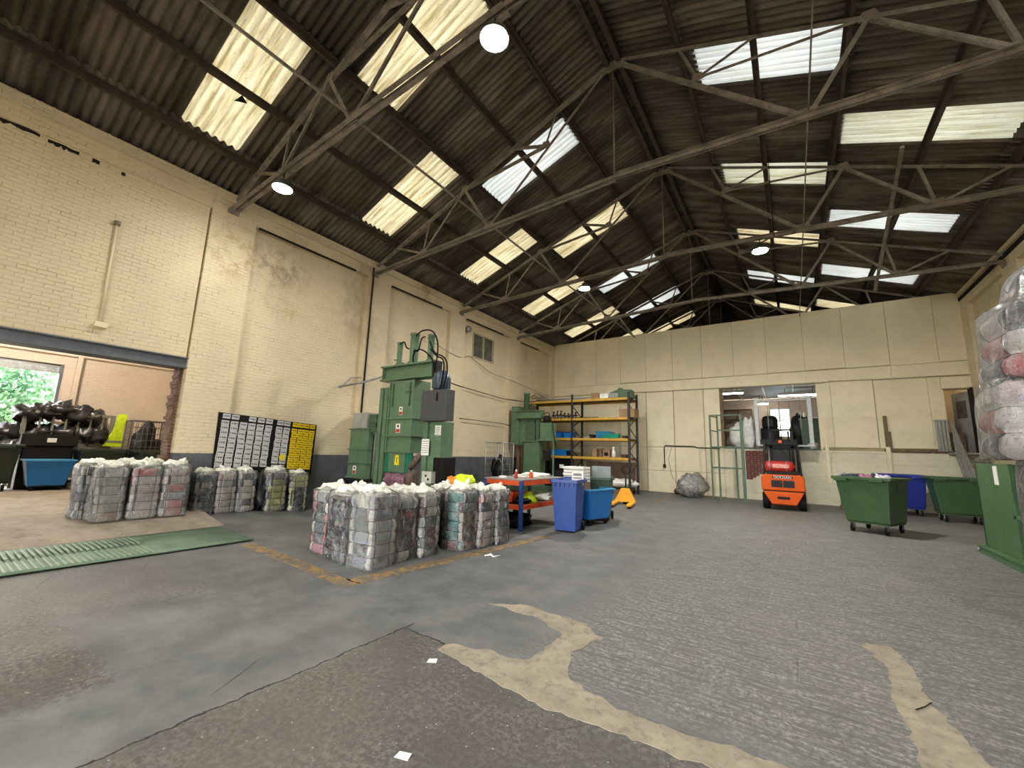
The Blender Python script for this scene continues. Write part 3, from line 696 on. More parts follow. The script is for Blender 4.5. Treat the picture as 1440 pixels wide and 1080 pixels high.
tree('leafy_tree', 'bushy green tree outside the roller door', (-25.5, 2.3, 3.2), (1.8, 2.6, 3.0), 4500, leaf_mat('leaf mid', S(84, 128, 100), S(120, 160, 120)), 3)
tree('pale_tree', 'pale yellow-green tree outside at the far left of the doorway', (-24.5, 0.2, 3.0), (1.6, 2.0, 2.6), 3500, leaf_mat('leaf pale', S(150, 180, 90), S(200, 215, 150)), 5)
t = thing('palisade_fence', 'pale metal fence seen low through the roller door', 'fence', (-23, 1, 0.15))
for i in range(26):
    mb = at(t); y = -1.5+i*0.2; mb.box(-23.03, -23, y, y+0.13, 0.15, 2.0); mb.build('pale', m_galv, t)

# ------------------------------------------------------------------ room behind the wall opening
br = thing('wall_back_room', None, None, (-0.8, 27, 2.0), kind='structure')
m_brroom = M('back room plaster', S(206, 188, 170), 0.7, var=0.06)
mb = at(br); mb.box(-4.5, -0.93, 27, 27.2, 2, 5); mb.box(-0.93, 0.03, 27, 27.2, 2, 2.85); mb.box(-0.93, 0.03, 27, 27.2, 4.45, 5); mb.box(0.03, 4.1, 27, 27.2, 2, 5); mb.build('plaster', m_brroom, br)
mb = at(br); mb.box(-4.7, -4.5, 20.22, 27.2, 2, 5); mb.build('plaster', m_brroom, br)
mb = at(br); mb.box(4.0, 4.1, 20.22, 27.2, 2, 5); mb.build('plaster', m_brroom, br)
mb = MB(); mb.box(-4.7, 4.1, 20.22, 27.2, 1.9, 2.0); tag(mb.build('floor_back_room', M('vinyl floor', S(110, 108, 104), 0.5)), kind='structure')
cr = thing('ceiling_back_room', None, None, (-0.8, 23, 5.0), kind='structure')
mb = at(cr); mb.box(-4.7, 4.1, 20.22, 27.2, 5.03, 5.1); mb.build('slab', M('ceiling grey', S(176, 172, 164), 0.7), cr)
for x in (-3.4, -2.2, -1.0, 0.2, 1.4, 2.6):
    mb = at(cr); mb.box(x-0.03, x+0.03, 20.3, 27, 4.99, 5.03); mb.build('ceiling_bar', m_white, cr)
t = thing('window_2', 'bright barred window at the back of the inner room', None, (-0.45, 27, 2.85), kind='structure')
for a, b, c, d in ((-0.93, 0.03, 2.85, 2.91), (-0.93, 0.03, 4.39, 4.45), (-0.93, -0.88, 2.9, 4.4), (-0.02, 0.03, 2.9, 4.4), (-0.47, -0.44, 2.9, 4.4), (-0.93, 0.03, 3.75, 3.79)):
    mb = at(t); mb.box(a, b, 27.05, 27.12, c, d); mb.build('frame', m_white, t)
mg, nt, B, N, L = new_mat('clear pane'); B.inputs['Transmission Weight'].default_value = 1; B.inputs['Roughness'].default_value = 0.05; B.inputs['Base Color'].default_value = (0.6, 0.85, 1, 1); B.inputs['IOR'].default_value = 1.05
mb = at(t); mb.box(-0.9, 0.0, 27.08, 27.09, 2.9, 4.4); mb.build('pane', mg, t)
for i, (x0, x1, y, z, lab) in enumerate(((-3.3, -1.78, 22.6, 4.78, 'lit fluorescent batten on the left of the inner room ceiling'), (-0.42, 1.25, 23.4, 4.66, 'lit fluorescent batten on the right of the inner room ceiling'), (-1.6, -0.9, 26, 4.6, 'small lit fitting deep in the inner room'))):
    t = thing('strip_lamp', lab, 'lamp', ((x0+x1)/2, y, z))
    mb = at(t); mb.box(x0, x1, y-0.06, y+0.06, z+0.03, z+0.14); mb.build('housing', m_white, t)
    mb = at(t); mb.tube([(x0+0.03, y, z), (x1-0.03, y, z)], 0.035, 8); mb.build('tube', m_tube, t)
    for xx in (x0+0.3, x1-0.3):
        mb = at(t); mb.tube([(xx, y, z+0.14), (xx, y, 5.03)], 0.01, 5); mb.build('hanger', m_dark, t)
# room behind the raised doorway
dr = thing('wall_lobby', None, None, (4.8, 22.5, 2.0), kind='structure')
m_lob = M('lobby plaster', S(214, 190, 150), 0.7, var=0.06)
mb = at(dr); mb.box(4.1, 5.3, 22.4, 22.5, 2, 5); mb.build('plaster', m_lob, dr)
mb = at(dr); mb.box(4.11, 4.16, 20.22, 22.4, 2, 5); mb.build('plaster', M('lobby dado', S(170, 146, 118), 0.7), dr)
mb = MB(); mb.box(4.1, 5.3, 20.2, 22.5, 1.9, 2.02); tag(mb.build('floor_lobby', m_wood), kind='structure')
mb = MB(); mb.box(4.1, 5.3, 20.2, 22.5, 5.0, 5.1); tag(mb.build('ceiling_lobby', m_lob), kind='structure')
t = thing('strip_lamp', 'lamp on the lobby ceiling behind the raised doorway', 'lamp', (4.7, 21.3, 4.9))
mb = at(t); mb.box(4.5, 4.9, 21.2, 21.4, 4.93, 5.0); mb.build('housing', m_white, t)
mb = at(t); mb.box(4.52, 4.88, 21.22, 21.38, 4.91, 4.93); mb.build('diffuser', emit('lobby lamp', (1, 0.9, 0.72), 14), t)
t = thing('door_2', 'open grey door with a small window in the raised doorway', None, (5.12, 20.3, 2.02), kind='structure')
mb = at(t); mb.prism([(5.13, 20.25), (5.17, 20.25), (4.93, 21.1), (4.89, 21.1)], 2.02, 4.15); mb.build('leaf', M('door grey', S(160, 160, 158), 0.5), t)
mb = at(t); mb.prism([(5.06, 20.45), (5.10, 20.45), (4.97, 20.9), (4.93, 20.9)], 3.25, 3.85); mb.build('vision_panel', m_glass, t)
mb = at(t); mb.box(5.10, 5.17, 19.93, 20.24, 2.02, 4.24); mb.build('door_frame', m_dark, t)
mb = at(t); mb.box(4.40, 4.45, 19.95, 20.24, 2.02, 4.2); mb.build('door_frame', m_board2, t)
# ------------------------------------------------------------------ textile bales
def cloth_mat():
    m, nt, B, N, L = new_mat('baled clothing'); co = objco(N)
    at_ = N.new('ShaderNodeAttribute'); at_.attribute_name = 'Col'; c = at_.outputs['Color']
    vo = nd(N, 'ShaderNodeTexVoronoi', Scale=1.0); L.new(mapping(N, L, mixc(N, L, 0.05, co, nd(N, 'ShaderNodeTexNoise', Scale=9.0).outputs['Color'], 'LINEAR_LIGHT'), (9, 9, 30)), vo.inputs['Vector'])
    hsv = N.new('ShaderNodeHueSaturation'); hsv.inputs['Saturation'].default_value = 0.7; hsv.inputs['Value'].default_value = 0.75; L.new(vo.outputs['Color'], hsv.inputs['Color'])
    c = mixc(N, L, math_(N, L, 'MULTIPLY', ramp(N, L, nz(N, L, co, 6, 3), 0.50, 0.58), 0.22), c, hsv.outputs[0])
    pr = ramp(N, L, nz(N, L, mapping(N, L, co, (1, 1, 0.4)), 42, 2, 0.6), 0.60, 0.64)
    c = mixc(N, L, math_(N, L, 'MULTIPLY', pr, 0.28), c, (0.62, 0.60, 0.56))
    pr2 = ramp(N, L, nz(N, L, mapping(N, L, co, (1, 1, 1), loc=(4, 2, 1)), 26, 3, 0.6), 0.60, 0.66)
    c = mixc(N, L, math_(N, L, 'MULTIPLY', pr2, 0.4), c, (0.02, 0.02, 0.025))
    c = mixc(N, L, 1.0, c, (0.95, 0.95, 0.95), 'MULTIPLY')
    L.new(c, B.inputs['Base Color']); B.inputs['Roughness'].default_value = 0.75
    bump(N, L, B, nz(N, L, mapping(N, L, co, (1, 1, 2.6)), 14, 5, 0.65), 0.7, 0.02)
    return m
def film_mat(name, base, lo, hi):
    m, nt, B, N, L = new_mat(name); co = objco(N)
    B.inputs['Base Color'].default_value = (*base, 1); B.inputs['Roughness'].default_value = 0.16
    f = nz(N, L, mapping(N, L, co, (2.2, 2.2, 0.7)), 5, 6, 0.7, 1.5)
    n = N.new('ShaderNodeMapRange'); L.new(f, n.inputs[0]); n.inputs[1].default_value = 0.48; n.inputs[2].default_value = 0.72; n.inputs[3].default_value = lo; n.inputs[4].default_value = hi  # streaky opacity: whitish creases that also stand in for highlights
    bp = bump(N, L, B, f, 0.9, 0.03)
    tr = N.new('ShaderNodeBsdfTransparent'); df = N.new('ShaderNodeBsdfDiffuse'); df.inputs[0].default_value = (*base, 1); gl = N.new('ShaderNodeBsdfGlossy'); gl.inputs['Roughness'].default_value = 0.18
    for q in (df, gl): L.new(bp.outputs[0], q.inputs['Normal'])
    m1 = N.new('ShaderNodeMixShader'); L.new(n.outputs[0], m1.inputs[0]); L.new(tr.outputs[0], m1.inputs[1]); L.new(df.outputs[0], m1.inputs[2])
    fr = N.new('ShaderNodeFresnel'); fr.inputs[0].default_value = 1.5; L.new(bp.outputs[0], fr.inputs['Normal'])
    m2 = N.new('ShaderNodeMixShader'); L.new(math_(N, L, 'MULTIPLY', fr.outputs[0], 0.9), m2.inputs[0]); L.new(m1.outputs[0], m2.inputs[1]); L.new(gl.outputs[0], m2.inputs[2])
    L.new(m2.outputs[0], N['Material Output'].inputs[0]); return m
m_cloth = cloth_mat()
m_film = film_mat('clear bale film', (0.74, 0.74, 0.74), 0.03, 0.5)
m_film2 = film_mat('cloudy bale film', (0.6, 0.6, 0.58), 0.12, 0.6)
m_knot = M('bunched polythene', S(226, 226, 214), 0.35, var=0.1, scale=20, bmp=0.4, bscale=30)
m_strap = M('black strapping', S(22, 22, 26), 0.5)
PAL = {'mix': [S(200, 196, 190), S(120, 70, 74), S(60, 66, 84), S(176, 172, 166), S(70, 130, 126), S(40, 42, 48), S(90, 70, 66), S(110, 150, 146), S(210, 206, 200), S(120, 134, 160)],
       'pale': [S(206, 204, 192), S(120, 130, 140), S(200, 196, 180), S(80, 84, 90), S(150, 158, 164), S(210, 206, 194), S(110, 116, 134)],
       'dark': [S(44, 46, 50), S(60, 62, 66), S(34, 34, 40), S(70, 76, 80), S(50, 50, 64), S(90, 92, 96)],
       'floral': [S(206, 190, 190), S(190, 110, 110), S(196, 186, 180), S(216, 206, 204), S(150, 158, 160), S(96, 110, 112), S(70, 72, 80)],
       'lime': [S(80, 84, 98), S(194, 200, 120), S(70, 76, 86), S(178, 184, 130), S(150, 152, 164), S(206, 210, 150)],
       'blue': [S(120, 140, 160), S(60, 66, 72), S(180, 186, 192), S(80, 90, 100), S(140, 130, 124), S(50, 56, 60)],
       'maroon': [S(100, 40, 54), S(200, 196, 186), S(150, 176, 172), S(60, 58, 64), S(204, 200, 192), S(80, 76, 84), S(160, 156, 170)],
       'grey': [S(120, 122, 124), S(150, 150, 150), S(96, 98, 102), S(180, 178, 176), S(70, 72, 76), S(168, 140, 128)]}
def rrect(w_, d, r, n):
    """points of a rounded rectangle with outward normals and perimeter position"""
    segs = []; hw, hd = w_/2, d/2
    per = [(hw, -hd+r, hw, hd-r), None, (hw-r, hd, -hw+r, hd), None, (-hw, hd-r, -hw, -hd+r), None, (-hw+r, -hd, hw-r, -hd), None]
    cen = [None, (hw-r, hd-r, 0), None, (-hw+r, hd-r, PI/2), None, (-hw+r, -hd+r, PI), None, (hw-r, -hd+r, 1.5*PI)]
    lens = [math.hypot(p[2]-p[0], p[3]-p[1]) if p else r*PI/2 for p in per]; tot = sum(lens); out = []
    for k in range(n):
        s = tot*k/n; i = 0; s0 = s
        while s > lens[i]: s -= lens[i]; i += 1
        t = s/lens[i]
        if per[i]:
            p = per[i]; x, y = p[0]+(p[2]-p[0])*t, p[1]+(p[3]-p[1])*t; nn = ((1, 0), (0, 1), (-1, 0), (0, -1))[i//2]
        else:
            cx, cyy, a = cen[i]; a += t*PI/2; x, y = cx+r*math.cos(a), cyy+r*math.sin(a); nn = (math.cos(a), math.sin(a))
        out.append((x, y, nn[0], nn[1], i//2 if per[i] else (i//2+0.5)))
    return out
def bale(w_, d, h, pal, seed, loc, rz, label, group, layers=6, film=None, knots=2, rr=0.07, nv=2, bulge=0.024, lean=(0, 0), name='textile_bale', capwhite=True):
    rnd = random.Random(seed); t = thing(name, label, 'bale', loc, rz, group)
    n = 72; ring = rrect(w_, d, rr, n); lev = layers*5
    film = film or m_film
    vstr = [f for f in ((-0.27, 0.27) if nv == 2 else (0.0,))]
    cols = [PAL[pal][rnd.randrange(len(PAL[pal]))] for _ in range(80)]
    mainc = [rnd.choice(PAL[pal]) for _ in range(8)]
    def prof(k, z, li):
        x, y, nx, ny, fc = ring[k]
        fr = (z/h*layers) % 1.0
        b = bulge*(abs(math.sin(PI*fr))**0.6)-bulge
        s = 0
        for v in vstr:
            q = (y/d if abs(nx) > 0.9 else x/w_) if (abs(nx) > 0.9 or abs(ny) > 0.9) else 9
            s -= 0.022*math.exp(-((q-v)*max(w_, d)/0.02)**2) if q < 9 else 0
        nzv = 0.022*mnoise.noise(Vector((x*5+seed, y*5, z*6)))+0.010*mnoise.noise(Vector((x*14, y*14+seed, z*20)))
        big = 0.03*mnoise.noise(Vector((seed*1.3+nx, ny, z*1.6)))
        taper = 0.0 if z > 0.06 else -0.03*(1-z/0.06)
        o_ = b+s+nzv+big+taper
        return x+nx*o_+lean[0]*z/h, y+ny*o_+lean[1]*z/h
    mb = MB(); colr = []
    for j in range(lev+1):
        z = h*j/lev
        for k in range(n):
            x, y = prof(k, z, j); mb.v.append((x, y, z))
    for j in range(lev):
        L_ = int((j+0.5)/5)
        for k in range(n):
            k2 = (k+1) % n; mb.f.append((j*n+k, j*n+k2, (j+1)*n+k2, (j+1)*n+k)); mb.sm.append(True)
            x, y, nx, ny, fc = ring[k]; q = y/d if abs(nx) >= abs(ny) else x/w_
            cell = int(fc)*3+(0 if q < vstr[0] else 1 if q < vstr[-1] else 2)
            c = cols[(L_*13+cell*7) % 80] if (L_ in (0, layers-1) or (L_*5+cell*3+seed) % 5 == 0) else mainc[(cell*3+seed+(1 if L_ > layers//2 else 0)) % 8]
            colr.append(c)
    # lumpy top
    for i, f in enumerate((0.86, 0.62, 0.34, 0.08)):
        base = len(mb.v)
        for k in range(n):
            x, y = prof(k, h, lev); z = h+0.03*(1-f)+0.03*mnoise.noise(Vector((x*f*9+seed, y*f*9, 2)))
            mb.v.append((lean[0]+(x-lean[0])*f, lean[1]+(y-lean[1])*f, z))
        for k in range(n):
            k2 = (k+1) % n; mb.f.append((base-n+k, base-n+k2, base+k2, base+k)); mb.sm.append(True); colr.append(S(206, 204, 196) if capwhite else cols[(k//9+i*3) % 80])
    mb.f.append(tuple(len(mb.v)-n+k for k in range(n))); mb.sm.append(True); colr.append(S(206, 204, 196))
    mb.f.append(tuple(reversed(range(n)))); mb.sm.append(False); colr.append(cols[0])
    me = mb.data('clothing', m_cloth)
    ca = me.color_attributes.new('Col', 'BYTE_COLOR', 'CORNER')
    flat = []
    for p, c in zip(me.polygons, colr): flat += [c[0], c[1], c[2], 1.0]*p.loop_total
    ca.data.foreach_set('color', flat)
    inst('clothing', me, t)
    # strapping
    ms = MB()
    for L_ in range(1, layers):
        z = h*L_/layers; ms.tube([(*[a+b*0.004 for a, b in zip(prof(k % n, z, 0), ring[k % n][2:4])], z) for k in range(0, n+1, 2)], 0.006, 4, False)
    for sgn in (1, -1):
        for v in vstr:
            for axis in (0, 1):
                k = min(range(n), key=lambda k: (abs(ring[k][1]-v*d)+abs(ring[k][0]-sgn*w_/2)) if axis == 0 else (abs(ring[k][0]-v*w_)+abs(ring[k][1]-sgn*d/2)))
                ms.tube([(*[a+b*0.004 for a, b in zip(prof(k, h*j/lev, 0), ring[k][2:4])], h*j/lev) for j in range(0, lev+1)], 0.006, 4, False)
    ms.build('strapping', m_strap, t)
    # polythene
    mf = MB(); n2 = 36; lv = 18
    ring2 = rrect(w_+0.022, d+0.022, rr, n2)
    for j in range(lv+1):
        z = 0.004+(h+0.015)*j/lv
        for x, y, nx, ny, fc in ring2:
            g = 0.018*mnoise.noise(Vector((x*8+seed*2, y*8, z*4)))+0.03*mnoise.noise(Vector((seed*1.3+nx, ny, z*1.6)))
            mf.v.append((x+nx*g+lean[0]*z/h, y+ny*g+lean[1]*z/h, z))
    for j in range(lv):
        for k in range(n2):
            k2 = (k+1) % n2; mf.f.append((j*n2+k, j*n2+k2, (j+1)*n2+k2, (j+1)*n2+k)); mf.sm.append(True)
    for f in (0.9, 0.6, 0.25):
        base = len(mf.v)
        for k in range(n2):
            x, y, z = mf.v[lv*n2+k]; mf.v.append((lean[0]+(x-lean[0])*f, lean[1]+(y-lean[1])*f, h+0.05+0.05*(1-f)+0.05*mnoise.noise(Vector((x*f*12+seed, y*f*12, 5)))))
        for k in range(n2):
            k2 = (k+1) % n2; mf.f.append((base-n2+k, base-n2+k2, base+k2, base+k)); mf.sm.append(True)
    fo = mf.build('polythene_wrap', film, t)
    if knots:
        mk = MB(); cx, cyy = lean
        # gathered sheet of bunched polythene on top
        mk.blob((cx, cyy, h+0.05), (w_*0.44, d*0.44, 0.085), seed, 24, 8, 0.35, 3.4, 0.5)
        for i in range(knots):
            a = rnd.uniform(0, 6.28); rx = w_*0.20*math.cos(a)+cx; ry = d*0.20*math.sin(a)+cyy; lx, ly = rnd.uniform(-0.05, 0.05), rnd.uniform(-0.05, 0.05); hh = rnd.uniform(0.13, 0.22)
            mk.tube([(rx, ry, h), (rx, ry, h+0.04), (rx+lx*0.5, ry+ly*0.5, h+hh*0.55), (rx+lx, ry+ly, h+hh*0.8), (rx+lx*1.7, ry+ly*1.7, h+hh)], [0.13, 0.085, 0.040, 0.042, 0.014], 8)
        ko = mk.build('polythene_knot', m_knot, t)
    return t
G1 = 'wrapped textile bales in the foreground block'
fg = [(-4.94, 3.92, 'pale', m_film2, 0.96, 0.05, 'largest hazy grey bale at the near corner of the foreground block'), (-4.97, 4.36, 'maroon', m_film, 0.90, -0.02, 'bale with maroon and pale green layers beside the near corner bale'),
      (-4.92, 4.80, 'maroon', m_film, 0.90, 0.04, 'foreground bale with a dark red band near its top'), (-5.30, 5.12, 'pale', m_film, 0.88, 0.0, 'pale bale set back in a gap of the foreground block'),
      (-4.72, 5.50, 'mix', m_film, 0.93, 0.03, 'mixed bale right of the gap in the foreground block'), (-4.66, 5.90, 'floral', m_film, 0.90, -0.03, 'bale with red striped garments and a blue bottom layer'),
      (-4.60, 6.30, 'grey', m_film, 0.90, 0.02, 'last foreground bale, beside the orange workbench'),
      (-5.50, 3.90, 'dark', m_film, 0.93, 0.06, 'dark grey bale between the corner bale and the leftmost one'), (-6.06, 4.00, 'floral', m_film, 0.93, -0.04, 'leftmost foreground bale, with a yellow edged garment'),
      (-5.50, 4.40, 'pale', m_film, 0.90, 0.0, 'bale hidden behind the maroon layered bale'), (-6.02, 4.48, 'mix', m_film, 0.90, 0.0, 'bale at the back left of the foreground block'), (-5.48, 4.84, 'blue', m_film, 0.90, 0.0, 'bale behind the one with the dark red band'),
      (-5.25, 5.62, 'grey', m_film, 0.90, 0.0, 'bale behind the mixed bale right of the gap'), (-5.22, 6.08, 'pale', m_film, 0.90, 0.0, 'back right bale of the foreground block, under the hi-vis bag')]
for i, (x, y, pal, fm, h, rz, lab) in enumerate(fg):
    dd = 0.50 if i == 0 else 0.47
    bale(dd, 0.42 if i != 0 else 0.46, h-0.02, pal, 10+i, (x, y, zfloor(x, y)), rz, lab, G1, 6, fm, 2)
G2 = 'wrapped textile bales in the side opening'
for i, (x, y, pal, lab) in enumerate(((-10.16, 2.25, 'grey', 'left bale of the front row in the side opening'), (-10.16, 2.72, 'floral', 'middle bale of the front row in the side opening'), (-10.16, 3.18, 'floral', 'right bale of the front row in the side opening, dark at its foot'),
        (-10.66, 2.12, 'pale', 'left bale of the rear row in the side opening'), (-10.66, 2.60, 'pale', 'middle bale of the rear row in the side opening'), (-10.64, 2.94, 'grey', 'right bale of the rear row in the side opening'))):
    bale(0.46, 0.44, 0.90, pal, 40+i, (x, y, zslab(x)+0.012), 0.02*(i % 3-1), lab, G2, 6, m_film2 if i < 3 else m_film, 2)
G3 = 'wrapped textile bales along the left wall'
for i, (x, y, h, pal, lab) in enumerate(((-10.50, 3.72+0.1, 0.82, 'blue', 'blue-grey and black bale at the corner of the concrete apron'), (-10.48, 4.20, 0.84, 'floral', 'pinkish bale under the white label columns'), (-10.48, 4.60, 0.84, 'pale', 'bale with a white pillow on top under the label board'),
        (-10.48, 5.28, 0.90, 'lime', 'lime striped bale beneath the yellow labels'), (-10.48, 5.82, 0.86, 'lime', 'lime and grey bale at the right end below the board'))):
    bale(0.44, 0.40 if i < 3 else 0.46, h, pal, 60+i, (x, y, zfloor(x, y)), 0.03*(i % 3-1), lab, G3, 6, m_film, 1)
t = thing('waste_sack', 'dark polythene sack squeezed between two wall bales', 'sack', (-10.5, 4.95, zfloor(-10.5, 4.95)))
mb = MB(); mb.blob((0, 0, 0.40), (0.2, 0.13, 0.44), 5, 20, 14, 0.3, 2.2, 0.9); mb.build('bag', M('dark polythene', S(46, 46, 48), 0.3, var=0.3, bmp=0.5, bscale=18), t)
# tall stack at the right edge
G4 = 'bales of the tall stack at the right edge'
stk = [(2.62, 6.75, 0.0, 0.86, 'grey', 'bottom bale of the tall stack at the right edge'), (2.50, 6.75, 0.88, 0.78, 'dark', 'grey-black bale second from the bottom of the right-edge stack'),
       (2.20, 6.60, 1.68, 0.80, 'floral', 'red and grey bale bulging out of the middle of the right-edge stack'), (2.30, 6.60, 2.50, 0.76, 'floral', 'orange tinted bale second from the top of the right-edge stack'), (2.52, 6.62, 3.28, 0.42, 'grey', 'top bale of the tall stack at the right edge')]
for i, (x, y, z, h, pal, lab) in enumerate(stk):
    bale(0.92, 0.9, h, pal, 80+i, (x, y, z), 0.06*(i % 2)-0.03, lab, G4, 3 if i > 1 else 2, m_film if i > 1 else m_film2, 0, 0.20, 2, 0.075, (0.05 if i < 4 else 0.1, 0), 'large_textile_bale', False)
for i, (x, y, z, h, pal, lab) in enumerate(((3.6, 6.7, 0.0, 1.0, 'grey', 'lowest bale of the hidden stack right of frame'), (3.6, 6.7, 1.02, 0.9, 'dark', 'second bale of the hidden stack right of frame'), (3.6, 6.7, 1.94, 0.9, 'floral', 'third bale of the hidden stack right of frame'))):
    bale(0.9, 0.9, h, pal, 90+i, (x, y, z), 0, lab, 'bales right of frame', 3, m_film, 0, 0.2, 2, 0.06, (0, 0), 'large_textile_bale', False)
# ------------------------------------------------------------------ tall green baler
zb = 0.0; Yf = 7.4
t = thing('baler', 'tall green twin-chamber textile baler with grey oil tank standing by the left wall', 'baler', (-8.8, 7.8, zb))
def P_(name, mat, *boxes, bevel=0.006, par=None):
    mb = at(t)
    for b in boxes: mb.box(*b)
    return mb.build(name, mat, par or t, bevel)
P_('base_frame', m_green, (-10.2, -7.3, 7.35, 7.47, 0.12, 0.50), (-10.2, -7.3, 8.1, 8.22, 0.12, 0.50), (-10.2, -10.05, 7.35, 8.2, 0.12, 0.45), (-7.45, -7.3, 7.35, 8.2, 0.12, 0.45))
P_('base_plate', m_dgreen, (-10.25, -7.25, 7.30, 8.25, 0.50, 0.56))
for x in (-10.15, -7.5):
    for y in (7.4, 8.1): P_('foot', m_dgreen, (x, x+0.15, y, y+0.12, 0.0, 0.13))
P_('trestle_leg', m_dark, (-10.75, -10.70, 7.45, 7.50, 0.0, 0.70), bevel=0); P_('trestle_leg', m_dark, (-10.30, -10.25, 7.45, 7.50, 0.0, 0.70), bevel=0)
P_('tarpaulin', m_dark, (-10.80, -9.75, 7.38, 8.1, 0.66, 0.72))
lc = P_('left_chamber', m_green, (-10.70, -9.86, 7.42, 8.05, 0.74, 2.14))
P_('rib', m_green, (-10.74, -9.82, 7.38, 8.08, 0.74, 0.80), par=lc); P_('rib', m_green, (-10.74, -9.82, 7.38, 8.08, 1.16, 1.19), par=lc); P_('rib', m_green, (-10.74, -9.82, 7.38, 8.08, 1.54, 1.57), par=lc); P_('rib', m_green, (-10.74, -9.82, 7.38, 8.08, 2.11, 2.14), par=lc)
P_('left_hood', M('grey hood sheet', S(150, 150, 142), 0.4), (-10.68, -10.02, 7.44, 7.95, 2.15, 2.60))
P_('hood_bracket', m_dgreen, (-10.02, -9.70, 7.5, 7.7, 1.95, 2.55), (-10.0, -9.55, 7.46, 7.6, 2.05, 2.15), (-9.98, -9.6, 7.46, 7.6, 2.3, 2.42))
for x0, x1 in ((-9.56, -9.42), (-9.36, -9.22)): P_('left_column', m_green, (x0, x1, 7.45, 7.60, 0.56, 3.28))
P_('column_web', m_dgreen, (-9.46, -9.3, 7.55, 7.85, 0.56, 3.25))
mb = at(t); mb.tube([(-9.66, 7.5, 0.75), (-9.66, 7.5, 2.1)], 0.02, 6); mb.build('guide_rod', m_galv, t)
mb = at(t); mb.tube([(-9.74, 7.5, 0.75), (-9.74, 7.5, 2.0)], 0.014, 6); mb.build('guide_rod', m_dark, t)
ch = P_('main_chamber', m_green, (-9.08, -8.12, 7.42, 7.98, 1.50, 3.42))
for z in (1.50, 1.92, 2.38): P_('rib', m_green, (-9.14, -8.06, 7.36, 8.02, z, z+0.035), par=ch)
for x in (-9.10, -8.16): P_('edge_angle', m_green, (x, x+0.05, 7.38, 7.44, 1.5, 3.42), par=ch)
for x in (-8.96, -8.30): P_('door_hinge_bar', m_dgreen, (x, x+0.035, 7.38, 7.42, 2.72, 3.36), par=ch)
P_('latch', m_dgreen, (-8.42, -8.22, 7.36, 7.41, 3.08, 3.12), par=ch)
P_('door_panel', M('translucent teal door', S(26, 110, 84), 0.35), (-9.1, -8.1, 7.44, 7.50, 0.98, 1.50)); P_('door_tube', m_green, (-8.92, -8.3, 7.40, 7.5, 1.0, 1.5))
bl = at(t); bl.blob((-8.72, 7.62, 0.78), (0.48, 0.24, 0.24), 3, 20, 12, 0.25, 3, 0.9); o = bl.build('part_formed_bale', M('pressed cloth', S(120, 96, 104), 0.5, var=0.5, scale=14, dirt=S(190, 80, 120), dfac=0.8), t)
bl = at(t); bl.blob((-8.12, 7.52, 0.84), (0.16, 0.15, 0.30), 7, 16, 10, 0.3, 3, 0.95); bl.tube([(-7.72, 7.5, 1.62), (-7.86, 7.42, 1.36), (-8.1, 7.4, 1.12)], [0.04, 0.09, 0.07], 8); bl.build('loose_garments', M('brown garments', S(104, 84, 74), 0.8, var=0.4, scale=12), t)
# cross head
hb = P_('cross_beam_web', m_green, (-9.54, -7.46, 7.52, 7.60, 3.52, 3.86)); P_('cross_beam_flange', m_green, (-9.56, -7.44, 7.40, 7.74, 3.84, 3.89)); P_('cross_beam_flange', m_green, (-9.56, -7.44, 7.40, 7.74, 3.46, 3.51))
P_('beam_stiffener', m_green, (-9.5, -9.46, 7.42, 7.72, 3.5, 3.85)); P_('beam_stiffener', m_green, (-7.54, -7.50, 7.42, 7.72, 3.5, 3.85))
for x, r, z1 in ((-9.0, 0.075, 4.56), (-8.42, 0.115, 4.74), (-7.78, 0.085, 4.62)):
    mb = at(t); mb.lathe([(r*1.35, 3.88), (r*1.35, 3.94), (r, 3.95), (r, z1-0.06), (r*1.2, z1-0.05), (r*1.2, z1), (r*0.5, z1)], (x, 7.57, 0), 16); mb.build('hydraulic_cylinder', m_green, t)
for pts in ([(-8.3, 7.5, 4.66), (-8.0, 7.44, 4.74), (-7.6, 7.4, 4.66), (-7.35, 7.36, 4.35), (-7.32, 7.36, 3.98), (-7.4, 7.4, 3.75)],
            [(-8.92, 7.5, 4.50), (-8.72, 7.46, 4.52), (-8.62, 7.46, 4.36), (-8.5, 7.46, 4.30)], [(-8.30, 7.46, 4.10), (-8.22, 7.4, 4.22), (-8.05, 7.38, 4.18), (-7.98, 7.4, 4.5), (-7.9, 7.46, 4.56)],
            [(-8.28, 7.44, 3.9), (-8.2, 7.36, 4.1), (-7.98, 7.34, 4.2), (-7.7, 7.34, 4.08), (-7.48, 7.36, 3.86), (-7.40, 7.36, 3.6)],
            [(-7.7, 7.44, 4.4), (-7.4, 7.34, 4.05), (-7.1, 7.3, 3.92), (-6.9, 7.26, 3.75), (-6.84, 7.24, 3.45), (-6.95, 7.26, 3.12)], [(-7.66, 7.44, 4.2), (-7.3, 7.3, 3.95), (-7.0, 7.24, 3.8), (-6.92, 7.2, 3.5), (-7.02, 7.22, 3.1)]):
    mb = at(t); pp = []
    for i in range(len(pts)-1):
        for k in range(4):
            pm, p0, p1, p2 = [Vector(pts[max(0, min(len(pts)-1, i+q))]) for q in (-1, 0, 1, 2)]; u = k/4
            pp.append(0.5*((2*p0)+(p1-pm)*u+(2*pm-5*p0+4*p1-p2)*u*u+(3*p0-pm-3*p1+p2)*u**3))
    pp.append(Vector(pts[-1])); mb.tube(pp, 0.020, 6); mb.build('hydraulic_hose', m_rubber, t)
P_('valve_block', m_dark, (-7.52, -7.36, 7.4, 7.6, 3.45, 3.85))
